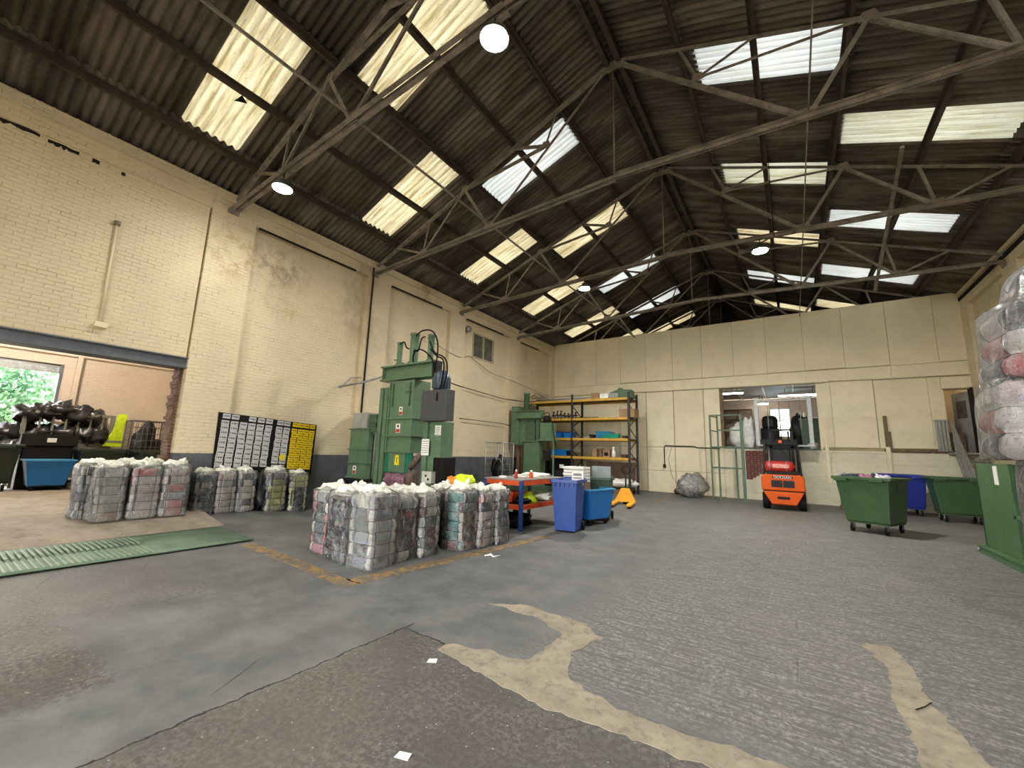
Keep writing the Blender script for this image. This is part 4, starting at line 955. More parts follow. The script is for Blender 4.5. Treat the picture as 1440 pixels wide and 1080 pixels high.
mb = at(t); mb.lathe([(0.06, 3.06), (0.19, 3.08), (0.22, 3.12), (0.22, 3.38), (0.20, 3.42), (0.19, 3.50), (0.10, 3.56)], (-7.18, 7.42, 0), 20)
for k in range(12):
    a = k*PI/6; mb.box(-7.18+0.22*math.cos(a)-0.012, -7.18+0.22*math.cos(a)+0.012, 7.42+0.22*math.sin(a)-0.012, 7.42+0.22*math.sin(a)+0.012, 3.12, 3.38)
mb.build('electric_motor', M('motor blue grey', S(62, 76, 88), 0.4), t)
P_('oil_tank', M('tank grey', S(66, 68, 70), 0.45, var=0.06), (-7.64, -6.80, 7.22, 7.52, 2.30, 3.06))
P_('level_gauge', m_black, (-7.12, -7.08, 7.20, 7.225, 2.78, 2.98), bevel=0)
cc = P_('right_column', m_green, (-7.66, -7.12, 7.45, 7.90, 0.50, 2.30)); P_('cabinet_side', m_black, (-7.30, -7.00, 7.42, 7.9, 0.42, 1.42)); P_('column_edge', m_green, (-7.68, -7.52, 7.38, 7.48, 0.5, 2.3))
P_('control_box', M('control box', S(196, 194, 182), 0.5), (-7.52, -7.20, 7.28, 7.42, 0.80, 1.08)); mb = at(t)
for x, z in ((-7.38, 0.98), (-7.30, 0.90)): mb.lathe([(0.03, 7.27), (0.03, 7.285)], (x, 0, z), 10, 'y')
mb.build('push_buttons', m_black, t)
def sign(x, z, w_, h, yy, kind):
    o = P_('warning_sign', m_paper, (x-w_/2, x+w_/2, yy-0.004, yy, z-h/2, z+h/2), bevel=0)
    if kind == 'red':
        P_('sign_print', m_red, (x-w_/2+0.01, x+w_/2-0.01, yy-0.006, yy-0.003, z-h/2+0.01, z-0.02), bevel=0, par=o); P_('sign_print', m_black, (x-w_*0.18, x+w_*0.18, yy-0.006, yy-0.003, z+0.02, z+h/2-0.03), bevel=0, par=o)
    if kind == 'text':
        for i in range(6): P_('sign_print', M('print grey', S(130, 130, 130), 0.8), (x-w_/2+0.02, x+w_/2-0.03, yy-0.006, yy-0.003, z+h/2-0.06-i*0.055, z+h/2-0.045-i*0.055), bevel=0, par=o)
sign(-8.60, 2.60, 0.13, 0.22, 7.415, 'red'); sign(-8.66, 2.14, 0.17, 0.24, 7.415, 'red'); sign(-10.36, 0.98, 0.15, 0.22, 7.41, 'red'); sign(-7.56, 1.66, 0.26, 0.40, 7.375, 'text'); sign(-7.22, 2.08, 0.2, 0.24, 7.44, 'text')
mb = at(t); mb.prism([(-8.68, 1.18), (-8.50, 1.18), (-8.53, 1.44), (-8.65, 1.44)], 7.392, 7.398, 'y'); o = mb.build('warning_sign', M('sign yellow', S(226, 206, 30), 0.5), t)
mb = at(t); mb.box(-8.60, -8.58, 7.386, 7.393, 1.25, 1.38); mb.build('sign_print', m_black, o)
# grey board and bracket on the wall behind
t = thing('wall_bracket', 'grey tube bracket fixed to the brick left of the tall baler', 'bracket', (-10.8, 7.0, 3.3))
mb = at(t); mb.tube([(-10.8, 6.95, 3.32), (-10.2, 7.3, 3.46), (-9.55, 7.5, 3.62)], 0.03, 6); mb.build('arm', m_galv, t); mb = at(t); mb.tube([(-10.8, 7.0, 3.3), (-10.75, 7.3, 3.65), (-10.7, 7.6, 3.7)], 0.018, 6); mb.build('stay', m_galv, t)
mb = MB(off=(-10.8, 8.3, 2.6)); mb.box(-10.8, -10.77, 8.0, 8.5, 2.5, 3.3); o = mb.build('wall_board', m_board, None); o.location = (-10.8, 8.3, 2.6); tag(o, 'beige board on the wall behind the tall baler', 'board')

# ------------------------------------------------------------------ smaller baler at the back
t = thing('baler', 'shorter green baler in the back left corner beside the rack', 'baler', (-9.7, 16.0, 0))
P_('base_plate', m_dgreen, (-10.5, -8.7, 15.5, 16.4, 0, 0.2))
P_('left_column', m_green, (-10.52, -10.12, 15.5, 15.9, 1.95, 3.66)); P_('bare_column', M('bare steel brown', S(116, 92, 76), 0.7, var=0.2), (-10.30, -10.18, 15.7, 15.82, 0.2, 1.95), (-10.08, -9.98, 15.7, 15.82, 0.2, 1.95))
P_('cross_beam', m_green, (-10.2, -8.98, 15.48, 15.80, 3.14, 3.42)); P_('cross_beam_flange', m_green, (-10.22, -8.96, 15.42, 15.86, 3.42, 3.46)); P_('cross_beam_flange', m_green, (-10.22, -8.96, 15.42, 15.86, 3.10, 3.14))
c1 = P_('main_chamber', m_green, (-9.84, -9.06, 15.52, 16.1, 0.2, 2.12)); P_('upper_chamber', m_dgreen, (-9.80, -9.3, 15.58, 16.1, 2.12, 3.1)); P_('side_guide', m_dgreen, (-9.22, -9.06, 15.52, 15.7, 2.12, 3.1)); P_('mid_plate', m_green, (-10.2, -9.78, 15.6, 15.8, 1.92, 3.1))
P_('rib', m_green, (-9.88, -9.02, 15.48, 16.12, 2.08, 2.13), par=c1)
mb = at(t); mb.lathe([(0.13, 3.45), (0.13, 4.2), (0.15, 4.2), (0.15, 4.27)], (-9.80, 15.65, 0), 16); mb.build('hydraulic_cylinder', m_green, t)
P_('oil_tank', m_green, (-9.0, -8.45, 15.5, 15.95, 2.2, 2.9)); P_('tank_shelf', m_green, (-9.05, -8.3, 15.45, 16.0, 2.12, 2.2)); P_('shelf_leg', m_green, (-8.38, -8.32, 15.5, 15.56, 0, 2.12)); P_('switch_box', m_dark, (-8.84, -8.55, 15.5, 15.7, 1.3, 1.72))
mb = at(t); mb.lathe([(0.05, 2.9), (0.16, 2.92), (0.17, 3.15), (0.1, 3.22)], (-8.78, 15.7, 0), 14); mb.build('electric_motor', m_dark, t)
mb = at(t); mb.tube([(-8.9, 15.6, 3.3), (-8.6, 15.5, 3.35), (-8.38, 15.45, 2.9), (-8.30, 15.45, 2.4), (-8.2, 15.45, 1.9)], 0.018, 6); mb.build('hydraulic_hose', m_rubber, t)

# ------------------------------------------------------------------ label board on the left wall
t = thing('label_board', 'black wall board covered with rows of white and yellow labels', 'board', (XP, 5.15, 0.95), 0)
XB = XP+0.03
mb = at(t); mb.prism([(4.02, 0.98), (6.34, 0.82), (6.36, 2.17), (4.00, 2.30)], XP+0.002, XB, 'x'); mb.build('backing_board', m_black, t)
def lab_mat(name, col):
    m, nt, B, N, L = new_mat(name); co = objco(N); sep = N.new('ShaderNodeSeparateXYZ'); L.new(co, sep.inputs[0])
    a = ramp(N, L, math_(N, L, 'ABSOLUTE', sep.outputs[2]), 0.018, 0.024, True)
    f = ramp(N, L, nz(N, L, mapping(N, L, co, (1, 60, 9)), 1.0, 2), 0.44, 0.52); e = ramp(N, L, math_(N, L, 'ABSOLUTE', sep.outputs[1]), 0.060, 0.066, True)
    c = mixc(N, L, math_(N, L, 'MULTIPLY', math_(N, L, 'MULTIPLY', a, f), e), col, (0.03, 0.03, 0.03)); L.new(c, B.inputs['Base Color']); B.inputs['Roughness'].default_value = 0.4; return m
m_lw, m_ly = lab_mat('white label', S(196, 196, 196)), lab_mat('yellow label', S(222, 190, 20))
mb = MB(); mb.box(0, 0.004, -0.078, 0.078, -0.054, 0.054); me_w = mb.data('label_card', m_lw); me_y = mb.data('label_card', m_ly)
rnd = random.Random(6)
colsY = [4.16+i*0.19 for i in range(6)]+[5.38, 5.56]+[5.77+i*0.155 for i in range(4)]
for ci, y in enumerate(colsY):
    ztop = 2.30-(y-4.0)*0.055-0.07
    yel = ci > 7
    for r in range(11 if ci < 6 else (10 if yel else 9)):
        if r == 0 and ci == 2: continue
        z = ztop-r*(0.112 if ci < 6 else 0.114)-(0.04 if r else 0)
        if z < 1.02: continue
        yy = y+rnd.uniform(-0.008, 0.008)-r*0.003
        o = inst('label_card', me_y if yel else me_w, t, (XB-t.location.x+0.001+0.0004*rnd.random(), yy-t.location.y, z-t.location.z), (rnd.uniform(-0.05, 0.05)-0.05, 0, 0))
        if yel: o.scale = (1, 0.92, 0.95)
for y, z in ((5.36, 1.06), (5.52, 1.05), (5.47, 0.97)): inst('label_card', me_w, t, (XB-t.location.x+0.002, y-t.location.y, z-t.location.z))
mb = at(t); mb.lathe([(0.075, XB+0.006), (0.075, XB+0.012)], (0, 5.52, 1.30), 18, 'x'); mb.build('round_sticker', M('sign yellow', S(226, 206, 30), 0.5), t)

# ------------------------------------------------------------------ pipes and cables on the left wall
def pipe(name, label, pts, r=0.02, mat=None, cat='pipe', n=6):
    mb = MB(off=pts[0]); mb.tube(pts, r, n); o = mb.build(name, mat or m_conduit); o.location = pts[0]; return tag(o, label, cat)
XL0 = XL; XL = XL+0.1
t = thing('conduit', 'grey conduit with a socket box high above the side opening', 'conduit', (XL+0.03, 1.82, 3.7))
mb = at(t); mb.tube([(XL+0.03, 1.80, 5.8), (XL+0.03, 1.84, 3.80)], 0.022, 6); mb.build('tube', m_board, t)
mb = at(t); mb.box(XL, XL+0.1, 1.76, 1.94, 3.70, 3.80); mb.build('socket_box', m_board2, t); mb = at(t); mb.lathe([(0.05, 5.78), (0.05, 5.86)], (XL+0.04, 1.8, 0), 10); mb.build('cap', m_conduit, t); XL = XL0
pipe('conduit', 'long dark conduit running down the pier left of the tall baler', [(XP+0.03, 7.70, 7.3), (XP+0.03, 7.72, 7.0), (XP+0.03, 7.72, 2.3)], 0.025, m_dark, 'conduit')
pipe('conduit', 'short pale conduit right of the long dark one', [(XL+0.04, 8.50, 7.0), (XL+0.04, 8.52, 4.35)], 0.022, m_conduit, 'conduit')
pipe('cable', 'sagging cable strung across the wall below the small window', [(XP+0.02, 10.2, 5.6), (XP+0.02, 11.2, 5.35), (XP+0.02, 12.0, 5.25), (XL+0.03, 12.8, 5.5), (XP+0.02, 14.0, 5.0), (XP+0.02, 16, 4.9), (XP+0.02, 19.8, 4.6)], 0.012, m_conduit, 'cable', 5)
pipe('cable', 'dark cable sloping from the tall baler to the back corner', [(XP+0.02, 8.8, 4.5), (XP+0.02, 12.0, 4.12), (XP+0.02, 15.0, 3.98), (XP+0.02, 17.0, 4.06)], 0.016, m_dark, 'cable', 5)
pipe('cable', 'lower dark cable running behind the small baler', [(XP+0.02, 12.2, 2.85), (XP+0.02, 15.0, 2.86), (XP+0.02, 16, 2.8)], 0.014, m_dark, 'cable', 5)
mb = MB(off=(XL, 12.3, 6.5)); mb.lathe([(0.05, -0.06), (0.14, -0.05), (0.15, 0.02), (0.08, 0.1)], (XL+0.16, 12.5, 6.55), 12, 'x'); o = mb.build('wall_siren', m_galv); o.location = (XL, 12.3, 6.5); tag(o, 'small round grey sounder on the wall under the third truss', 'siren')
pipe('pipe', 'thin dark water pipe along the cream partition left of the green frame', [(-4.92, YB-0.08, 1.25), (-4.92, YB-0.08, 2.06), (-4.88, YB-0.08, 2.12), (-3.6, YB-0.08, 2.10), (-3.5, YB-0.08, 2.05), (-2.6, YB-0.08, 2.05)], 0.022, m_dark)
mb = MB(off=(-4.95, 19.9, 1.1)); mb.box(-4.98, -4.87, YB-0.12, YB-0.03, 1.12, 1.28); o = mb.build('switch', m_dark); o.location = (-4.95, 19.9, 1.1); tag(o, 'small dark isolator switch at the foot of the thin pipe', 'switch')
pipe('cable', 'thin cable looping down the partition above the clear sack', [(-4.6, YB-0.06, 2.05), (-4.75, YB-0.06, 1.5), (-4.6, YB-0.06, 0.7), (-4.3, YB-0.06, 0.3)], 0.008, m_conduit, 'cable', 4)
# ------------------------------------------------------------------ pallet rack with contents
t = thing('storage_rack', 'two-bay pallet rack with ochre beams and dark uprights against the partition', 'rack', (-8.3, 17.8, 0))
RY0, RY1 = 17.2, 18.3; RX = (-10.80, -8.30, -5.66)
for x in RX:
    for y in (RY0, RY1): P_('upright', m_rack_dark, (x-0.045, x+0.045, y-0.04, y+0.04, 0, 4.32))
    mb = at(t)
    for i in range(8):
        z = 0.3+i*0.5; a, b = (RY0, RY1) if i % 2 else (RY1, RY0); mb.bar((x, a, z), (x, b, z+0.5), 0.03, 0.03)
    mb.build('frame_brace', m_rack_dark, t)
for z in (1.46, 2.27, 3.17, 4.02):
    for i in (0, 1):
        for y in (RY0-0.05, RY1+0.01): P_('beam', m_rack_yel, (RX[i]+0.045, RX[i+1]-0.045, y, y+0.05, z-0.05, z+0.06), bevel=0.004)
        mb = at(t)
        for k in range(6): mb.box(RX[i]+0.05, RX[i+1]-0.05, RY0+0.01+k*0.185, RY0+0.18+k*0.185, z+0.035, z+0.055)
        mb.build('shelf_boards', m_wood, t)
SH = {4: 4.08, 3: 3.23, 2: 2.33, 1: 1.52}
m_card = M('cardboard', S(150, 118, 84), 0.8, var=0.1)
def boxthing(name, label, cat, x0, x1, y0, y1, z, h, mat, lid=None, group=None, taper=0.0):
    o = thing(name, label, cat, ((x0+x1)/2, (y0+y1)/2, z), 0, group)
    mb = at(o); mb.frustum((x0+taper, x1-taper, y0+taper, y1-taper), (x0, x1, y0, y1), z, z+h-0.012); mb.build('body', mat, o, 0.006)
    mb = at(o)
    for b in ((x0-0.012, x1+0.012, y0-0.012, y0+0.01), (x0-0.012, x1+0.012, y1-0.01, y1+0.012), (x0-0.012, x0+0.01, y0, y1), (x1-0.01, x1+0.012, y0, y1)): mb.box(*b, z+h-0.035, z+h)
    mb.build('rim', lid or mat, o); return o
boxthing('plastic_tote', 'left blue plastic tote on the third shelf of the rack', 'tote', -9.45, -8.9, 17.3, 17.9, SH[2], 0.30, m_tub_blue, M('dark blue lid', S(30, 50, 100), 0.5), None, 0.03)
boxthing('plastic_tote', 'right blue plastic tote beside the rack upright', 'tote', -8.80, -8.38, 17.3, 17.9, SH[2], 0.28, m_tub_blue, M('dark blue lid', S(30, 50, 100), 0.5), None, 0.03)
boxthing('plastic_tote', 'long blue crate on the lowest rack shelf', 'tote', -9.48, -8.62, 17.3, 17.9, SH[1], 0.28, m_tub_blue, None, None, 0.03)
boxthing('plastic_tote', 'teal crate on the third shelf, right bay', 'tote', -7.28, -6.62, 17.5, 18.1, SH[2], 0.31, m_tub_blue_in, None, None, 0.03)
boxthing('plastic_tote', 'low sea-green tray in front of the teal crate', 'tote', -6.85, -6.12, 17.22, 17.48, SH[2], 0.19, M('sea green', S(20, 138, 112), 0.4), None, None, 0.02)
boxthing('cardboard_box', 'cardboard box at the right end of the second shelf', 'box', -6.1, -5.45, 17.3, 17.9, SH[3], 0.36, m_card)
boxthing('cardboard_box', 'small brown box on top of the rack', 'box', -7.40, -7.05, 17.3, 17.7, SH[4], 0.27, m_card)
boxthing('paper_box', 'white printed box on top of the rack', 'box', -7.0, -6.6, 17.3, 17.7, SH[4], 0.23, m_paper)
t2 = thing('steel_bracket', 'green steel machine part with sloping sides on top of the rack', 'machine part', (-6.1, 17.6, SH[4]))
mb = at(t2); mb.prism([(-6.62, SH[4]), (-5.55, SH[4]), (-5.62, SH[4]+0.34), (-6.0, SH[4]+0.36), (-6.1, SH[4]+0.46), (-6.2, SH[4]+0.36), (-6.5, SH[4]+0.26)], 17.3, 17.8, 'y'); mb.build('casting', m_dgreen, t2); mb = at(t2); mb.box(-6.55, -6.15, 17.27, 17.3, SH[4]+0.03, SH[4]+0.22); mb.build('face_plate', m_galv, t2)
for k, (x0, x1, z, lab) in enumerate(((-10.7, -7.7, SH[4]+0.02, 'long pale tube lying on top of the rack'), (-10.4, -7.5, SH[4]+0.08, 'second long tube resting on top of the rack'))):
    pipe('long_tube', lab, [(x0, 17.4+0.1*k, z+0.02), (x1, 17.4+0.1*k, z+0.02)], 0.03, M('tube lilac grey', S(120, 122, 140), 0.5), 'tube')
t2 = thing('wire_bundle', 'tangle of pale wire hanging off the top left of the rack', 'wire', (-10.0, 17.2, SH[4])); rnd = random.Random(9)
mb = at(t2)
for i in range(14):
    x = -10.6+rnd.random()*0.3; mb.tube([(x, 17.2, SH[4]+0.05+rnd.random()*0.3), (x+0.4, 17.1, SH[4]+0.1+rnd.random()*0.35), (x+0.9+rnd.random()*0.3, 17.1, SH[4]+rnd.random()*0.3)], 0.008, 4)
o = mb.build('wire_strands', m_conduit, t2); o['kind'] = 'stuff'
# machine parts on the second shelf
rnd = random.Random(12)
for i in range(7):
    x = -9.35+i*0.19; t2 = thing('machine_part', ['rusty clamp', 'dark bolt bracket', 'black lever', 'brown spindle', 'dark gear', 'iron hook', 'rusty strut'][i]+' in the heap on the second rack shelf', 'machine part', (x, 17.4, SH[3]), 0, 'metal parts heaped on the second shelf')
    mb = at(t2); z = SH[3]; h = rnd.uniform(0.2, 0.4)
    mb.lathe([(0.07, 0), (0.07, 0.05), (0.03, 0.06), (0.03, h), (0.06, h), (0.05, h+0.05)], (x, 17.4, z), 8); mb.tube([(x-0.1, 17.35, z+0.05), (x, 17.3, z+h*0.7), (x+0.14, 17.34, z+0.12)], 0.025, 5); mb.box(x-0.09, x+0.09, 17.36, 17.44, z+h*0.45, z+h*0.6)
    mb.build('casting', M('rusty iron', S(60, 46, 42), 0.7, var=0.4, scale=8), t2)
pipe('steel_bar', 'dark flat bar lying on the second shelf of the right bay', [(-8.1, 17.3, SH[3]+0.03), (-7.1, 17.35, SH[3]+0.03)], 0.02, m_dark, 'bar')
# small goods on shelves
for i, (x, z, w_, h, mt, nm, lab) in enumerate(((-7.25, SH[1], 0.2, 0.34, m_card, 'cardboard_box', 'tall brown carton on the lowest shelf beside the open one'), (-6.98, SH[1], 0.12, 0.36, m_wood, 'timber_block', 'upright timber block on the lowest shelf'), (-6.72, SH[1], 0.3, 0.32, m_card, 'open_carton', 'open brown carton with a dark mouth on the lowest shelf'),
        (-7.62, SH[2], 0.3, 0.08, M('pale tray', S(150, 146, 136), 0.6), 'tray', 'shallow pale tray on the third shelf'), (-7.4, SH[2], 0.2, 0.16, m_black, 'black_case', 'black case left of the teal crate'), (-5.92, SH[2], 0.16, 0.12, M('rusty iron', S(60, 46, 42)), 'iron_block', 'small rusty block at the right of the third shelf'),
        (-5.95, SH[1], 0.2, 0.14, M('rusty iron', S(60, 46, 42)), 'tool_tray', 'small brown tool tray on the lowest shelf'), (-8.52, SH[1], 0.2, 0.2, m_black, 'black_case', 'black case right of the long blue crate'))):
    o = boxthing(nm, lab, nm.split('_')[-1], x-w_/2, x+w_/2, 17.3, 17.6, z, h, mt)
    if nm == 'open_carton': mb = at(o); mb.box(x-0.08, x+0.1, 17.285, 17.3, z+0.06, z+0.2); mb.build('opening', m_black, o)
t2 = thing('spray_bottle', 'white bottle on the lowest rack shelf', 'bottle', (-6.42, 17.4, SH[1])); mb = at(t2); mb.lathe([(0.06, 0), (0.08, 0.02), (0.08, 0.24), (0.03, 0.32), (0.03, 0.4)], (-6.42, 17.4, SH[1]), 12); mb.build('body', m_white, t2); mb = at(t2); mb.box(-6.46, -6.36, 17.36, 17.44, SH[1]+0.38, SH[1]+0.45); mb.build('cap', m_white, t2)
# rolls, mattresses and dark cabinet under the rack
t2 = thing('sheet_stack', 'white folded sheets heaped on a pallet under the rack', 'sheets', (-6.4, 17.8, 0))
mb = at(t2); mb.blob((-6.3, 17.8, 0.42), (0.85, 0.42, 0.20), 4, 20, 10, 0.2, 3, 0.8); mb.build('sheets', m_paper, t2)
for k in range(3): P0 = at(t2); P0.box(-7.1, -5.75, 17.35+k*0.38, 17.45+k*0.38, 0, 0.16); P0.build('pallet_bearer', m_wood, t2)
mb = at(t2); mb.box(-7.1, -5.75, 17.35, 18.2, 0.16, 0.19); mb.build('pallet_deck', m_wood, t2)
t2 = thing('plywood_sheet', 'brown plywood sheet leaning behind the lowest rack shelf', 'board', (-7.0, 18.6, 0)); mb = at(t2); mb.add([(-8.2, 18.42, 0), (-5.85, 18.42, 0), (-5.85, 18.6, 1.3), (-8.2, 18.6, 1.3), (-8.2, 18.44, 0), (-5.85, 18.44, 0), (-5.85, 18.62, 1.3), (-8.2, 18.62, 1.3)], [(0,1,2,3),(4,7,6,5),(0,4,5,1),(2,6,7,3),(0,3,7,4),(1,5,6,2)]); mb.build('panel', M('plywood brown', S(128, 104, 84), 0.8, var=0.15), t2)
t2 = thing('dark_cabinet', 'black cabinet with a small white label under the left rack bay', 'cabinet', (-8.9, 17.7, 0)); mb = at(t2); mb.box(-9.28, -8.6, 17.4, 18.0, 0, 1.40); mb.build('carcass', m_black, t2, 0.01); mb = at(t2); mb.box(-9.02, -8.8, 17.39, 17.4, 0.95, 1.12); mb.build('label_sticker', m_paper, t2); mb = at(t2); mb.box(-9.26, -8.62, 17.385, 17.4, 0.05, 0.85); mb.build('door', m_rack_dark, t2)

# ------------------------------------------------------------------ workbench
t = thing('workbench', 'blue and orange steel workbench beside the foreground bales', 'workbench', (-5.15, 8.3, 0))
BX0, BX1, BY0, BY1 = -5.62, -4.70, 7.38, 9.20
for x, y, m_ in ((BX1, BY0, m_blue_leg), (BX0, BY0, m_blue_leg), (BX1, BY1, m_blue_leg), (BX0, BY1, m_rack_dark)):
    P_('leg', m_, (x-0.04, x+0.03, y-0.03, y+0.04, 0, 1.02), bevel=0.004); P_('foot_plate', m_galv, (x-0.06, x+0.05, y-0.05, y+0.06, 0, 0.012), bevel=0)
for z in (0.92, 0.43):
    P_('beam', m_orange, (BX1-0.02, BX1+0.025, BY0, BY1, z, z+0.10), bevel=0.004); P_('beam', m_orange, (BX0, BX1, BY0-0.02, BY0+0.02, z, z+0.10), bevel=0.004)
    P_('beam', m_orange, (BX0-0.02, BX0+0.02, BY0, BY1, z, z+0.10), bevel=0.004); P_('beam', m_orange, (BX0, BX1, BY1-0.02, BY1+0.02, z, z+0.10), bevel=0.004)
P_('bench_top', M('chipboard grey', S(140, 134, 128), 0.6), (BX0-0.03, BX1+0.03, BY0-0.03, BY1+0.05, 1.02, 1.045)); P_('lower_shelf', m_wood, (BX0, BX1, BY0, BY1, 0.50, 0.52))
t2 = thing('cloth_pile', 'white cloth spread along the top of the workbench', 'cloth', (-5.1, 8.7, 1.045)); mb = at(t2); mb.blob((-5.15, 8.65, 1.065), (0.34, 0.62, 0.07), 6, 22, 8, 0.3, 4, 0.3); mb.build('cloth', m_paper, t2)
for i, (x, y, r, h, mt, lab) in enumerate(((-5.0, 7.62, 0.035, 0.16, m_red, 'red spray can on the near end of the workbench'), (-4.82, 7.95, 0.045, 0.15, m_orange, 'orange tub on the workbench top'), (-5.3, 7.55, 0.09, 0.05, m_white, 'roll of white tape on the workbench'))):
    t2 = thing('can' if i < 2 else 'tape_roll', lab, 'can' if i < 2 else 'tape', (x, y, 1.045)); mb = at(t2); mb.lathe([(r*0.9, 0), (r, 0.01), (r, h*0.8), (r*0.6, h*0.9), (r*0.6, h)], (x, y, 1.045), 14); mb.build('body', mt, t2)
    if i < 2: mb = at(t2); mb.lathe([(r*0.62, h*0.9), (r*0.62, h+0.03)], (x, y, 1.045), 12); mb.build('cap', m_white, t2)
t2 = thing('orange_crate', 'orange plastic crate on the lower shelf of the workbench', 'crate', (-5.25, 7.7, 0.52)); mb = at(t2); mb.frustum((-5.5, -5.02, 7.5, 7.9), (-5.55, -4.95, 7.45, 7.95), 0.56, 0.76); mb.build('body', m_orange, t2); mb = at(t2); mb.box(-5.57, -4.93, 7.43, 7.97, 0.74, 0.77); mb.build('rim', m_orange, t2)
t2 = thing('hi_vis_jacket', 'crumpled hi-vis jacket with black panels on the lower bench shelf', 'jacket', (-4.98, 7.9, 0.52)); mb = at(t2); mb.blob((-4.98, 8.0, 0.60), (0.22, 0.30, 0.12), 8, 18, 10, 0.4, 3, 0.7); mb.build('body', m_hivis, t2); mb = at(t2); mb.blob((-4.90, 7.72, 0.57), (0.16, 0.18, 0.09), 9, 14, 8, 0.35, 3, 0.6); mb.build('sleeve', m_black, t2)
t2 = thing('white_rags', 'white rags at the back of the lower bench shelf', 'rags', (-5.0, 8.7, 0.52)); mb = at(t2); mb.blob((-5.0, 8.65, 0.60), (0.25, 0.28, 0.09), 10, 16, 8, 0.4, 3, 0.7); mb.build('cloth', m_paper, t2)
t2 = thing('black_sack', 'black sack and straps on the floor under the workbench', 'sack', (-5.1, 7.9, 0)); mb = at(t2); mb.blob((-5.15, 7.9, 0.14), (0.32, 0.4, 0.16), 11, 16, 8, 0.35, 3, 0.8); mb.build('bag', m_black, t2)
t2 = thing('hi_vis_bag', 'lime hi-vis and orange jacket bundled on the back bales', 'jacket', (-5.35, 6.15, 0.95)); mb = at(t2); mb.blob((-5.28, 6.22, 1.02), (0.22, 0.16, 0.12), 13, 18, 10, 0.35, 2.6, 0.6); mb.build('body', m_hivis, t2); mb = at(t2); mb.blob((-5.44, 6.05, 1.0), (0.13, 0.10, 0.10), 14, 14, 8, 0.3, 3, 0.7); mb.build('orange_panel', M('orange fabric', S(236, 128, 30), 0.7), t2)

# ------------------------------------------------------------------ wheelie bins and tub by the workbench
def wheelie(label, loc, rz, mat, lid=False, h=1.0, name='wheelie_bin'):
    t = thing(name, label, 'bin', loc, rz)
    mb = MB(); b = (-0.22, 0.22, -0.26, 0.22); tt = (-0.27, 0.27, -0.34, 0.32); w_ = 0.02
    mb.frustum(b, tt, 0.03, h-0.06)
    mb.f = [f for i, f in enumerate(mb.f) if i != 1]; mb.sm = mb.sm[1:]
    mb.frustum((b[0]+w_, b[1]-w_, b[2]+w_, b[3]-w_), (tt[0]+w_, tt[1]-w_, tt[2]+w_, tt[3]-w_), 0.06, h-0.06); mb.f = [f for i, f in enumerate(mb.f) if i != 6]; mb.sm = mb.sm[1:]
    mb.build('body', mat, t, 0.012)
    mb = MB()
    for q in ((-0.31, 0.31, -0.38, -0.325), (-0.31, 0.31, 0.305, 0.36), (-0.31, -0.255, -0.38, 0.36), (0.255, 0.31, -0.38, 0.36)): mb.box(*q, h-0.08, h-0.01)
    mb.build('rim', mat, t, 0.008)
    mb = MB(); mb.tube([(-0.24, 0.36, h-0.03), (-0.24, 0.44, h), (0.24, 0.44, h), (0.24, 0.36, h-0.03)], 0.016, 8); mb.build('handle', mat, t)
    for x in (-0.25, 0.25):
        mb = MB(); mb.lathe([(0.06, -0.022), (0.1, -0.02), (0.1, 0.02), (0.06, 0.022)], (x, 0.26, 0.1), 16, 'x'); mb.build('wheel', m_rubber, t)
    mb = MB(); mb.tube([(-0.25, 0.26, 0.1), (0.25, 0.26, 0.1)], 0.012, 6); mb.build('axle', m_galv, t)
    for i in range(5):
        mb = MB(); mb.box(-0.22+i*0.1, -0.19+i*0.1, -0.375, -0.33, h-0.15, h-0.08); mb.build('rim_rib', mat, t)
    return t
wheelie('blue wheelie bin without a lid at the end of the workbench', (-4.06, 8.28, 0), 0.16, m_bin_blue, h=1.08)
wheelie('dark green wheelie bin behind the blue tub', (-4.12, 10.25, 0), 0.25, m_bin_dgreen, h=1.06)
t2 = thing('paper_sign', 'white paper sign propped in the blue wheelie bin', 'sign', (-3.92, 8.42, 1.05), 0.15); mb = MB(); mb.box(-0.13, 0.13, -0.01, 0.01, -0.1, 0.18); mb.build('card', m_paper, t2)
for i, (a, b) in enumerate(((0.09, 0.14), (0.03, 0.055))): mb = MB(); mb.box(-0.09, 0.09, -0.014, -0.009, a, b); mb.build('print', M('print grey', S(130, 130, 130), 0.8), t2)
t2 = thing('carton_stack', 'stack of flat white cartons behind the blue wheelie bin', 'cartons', (-4.35, 9.6, 0))
for i in range(5): mb = at(t2); mb.box(-4.75+0.02*(i % 2), -4.2, 9.35, 9.75, 0.94+i*0.075, 1.0+i*0.075); mb.build('carton', m_paper, t2)
mb = at(t2); mb.box(-4.75, -4.2, 9.35, 9.75, 0, 0.94); mb.build('carton', m_card, t2)
t2 = thing('steel_sheet', 'pale grey board standing in the dark green wheelie bin', 'board', (-4.1, 10.2, 0.95)); mb = at(t2); mb.box(-4.33, -3.83, 10.15, 10.18, 0.6, 1.32); mb.build('panel', M('board grey', S(150, 160, 160), 0.5), t2)
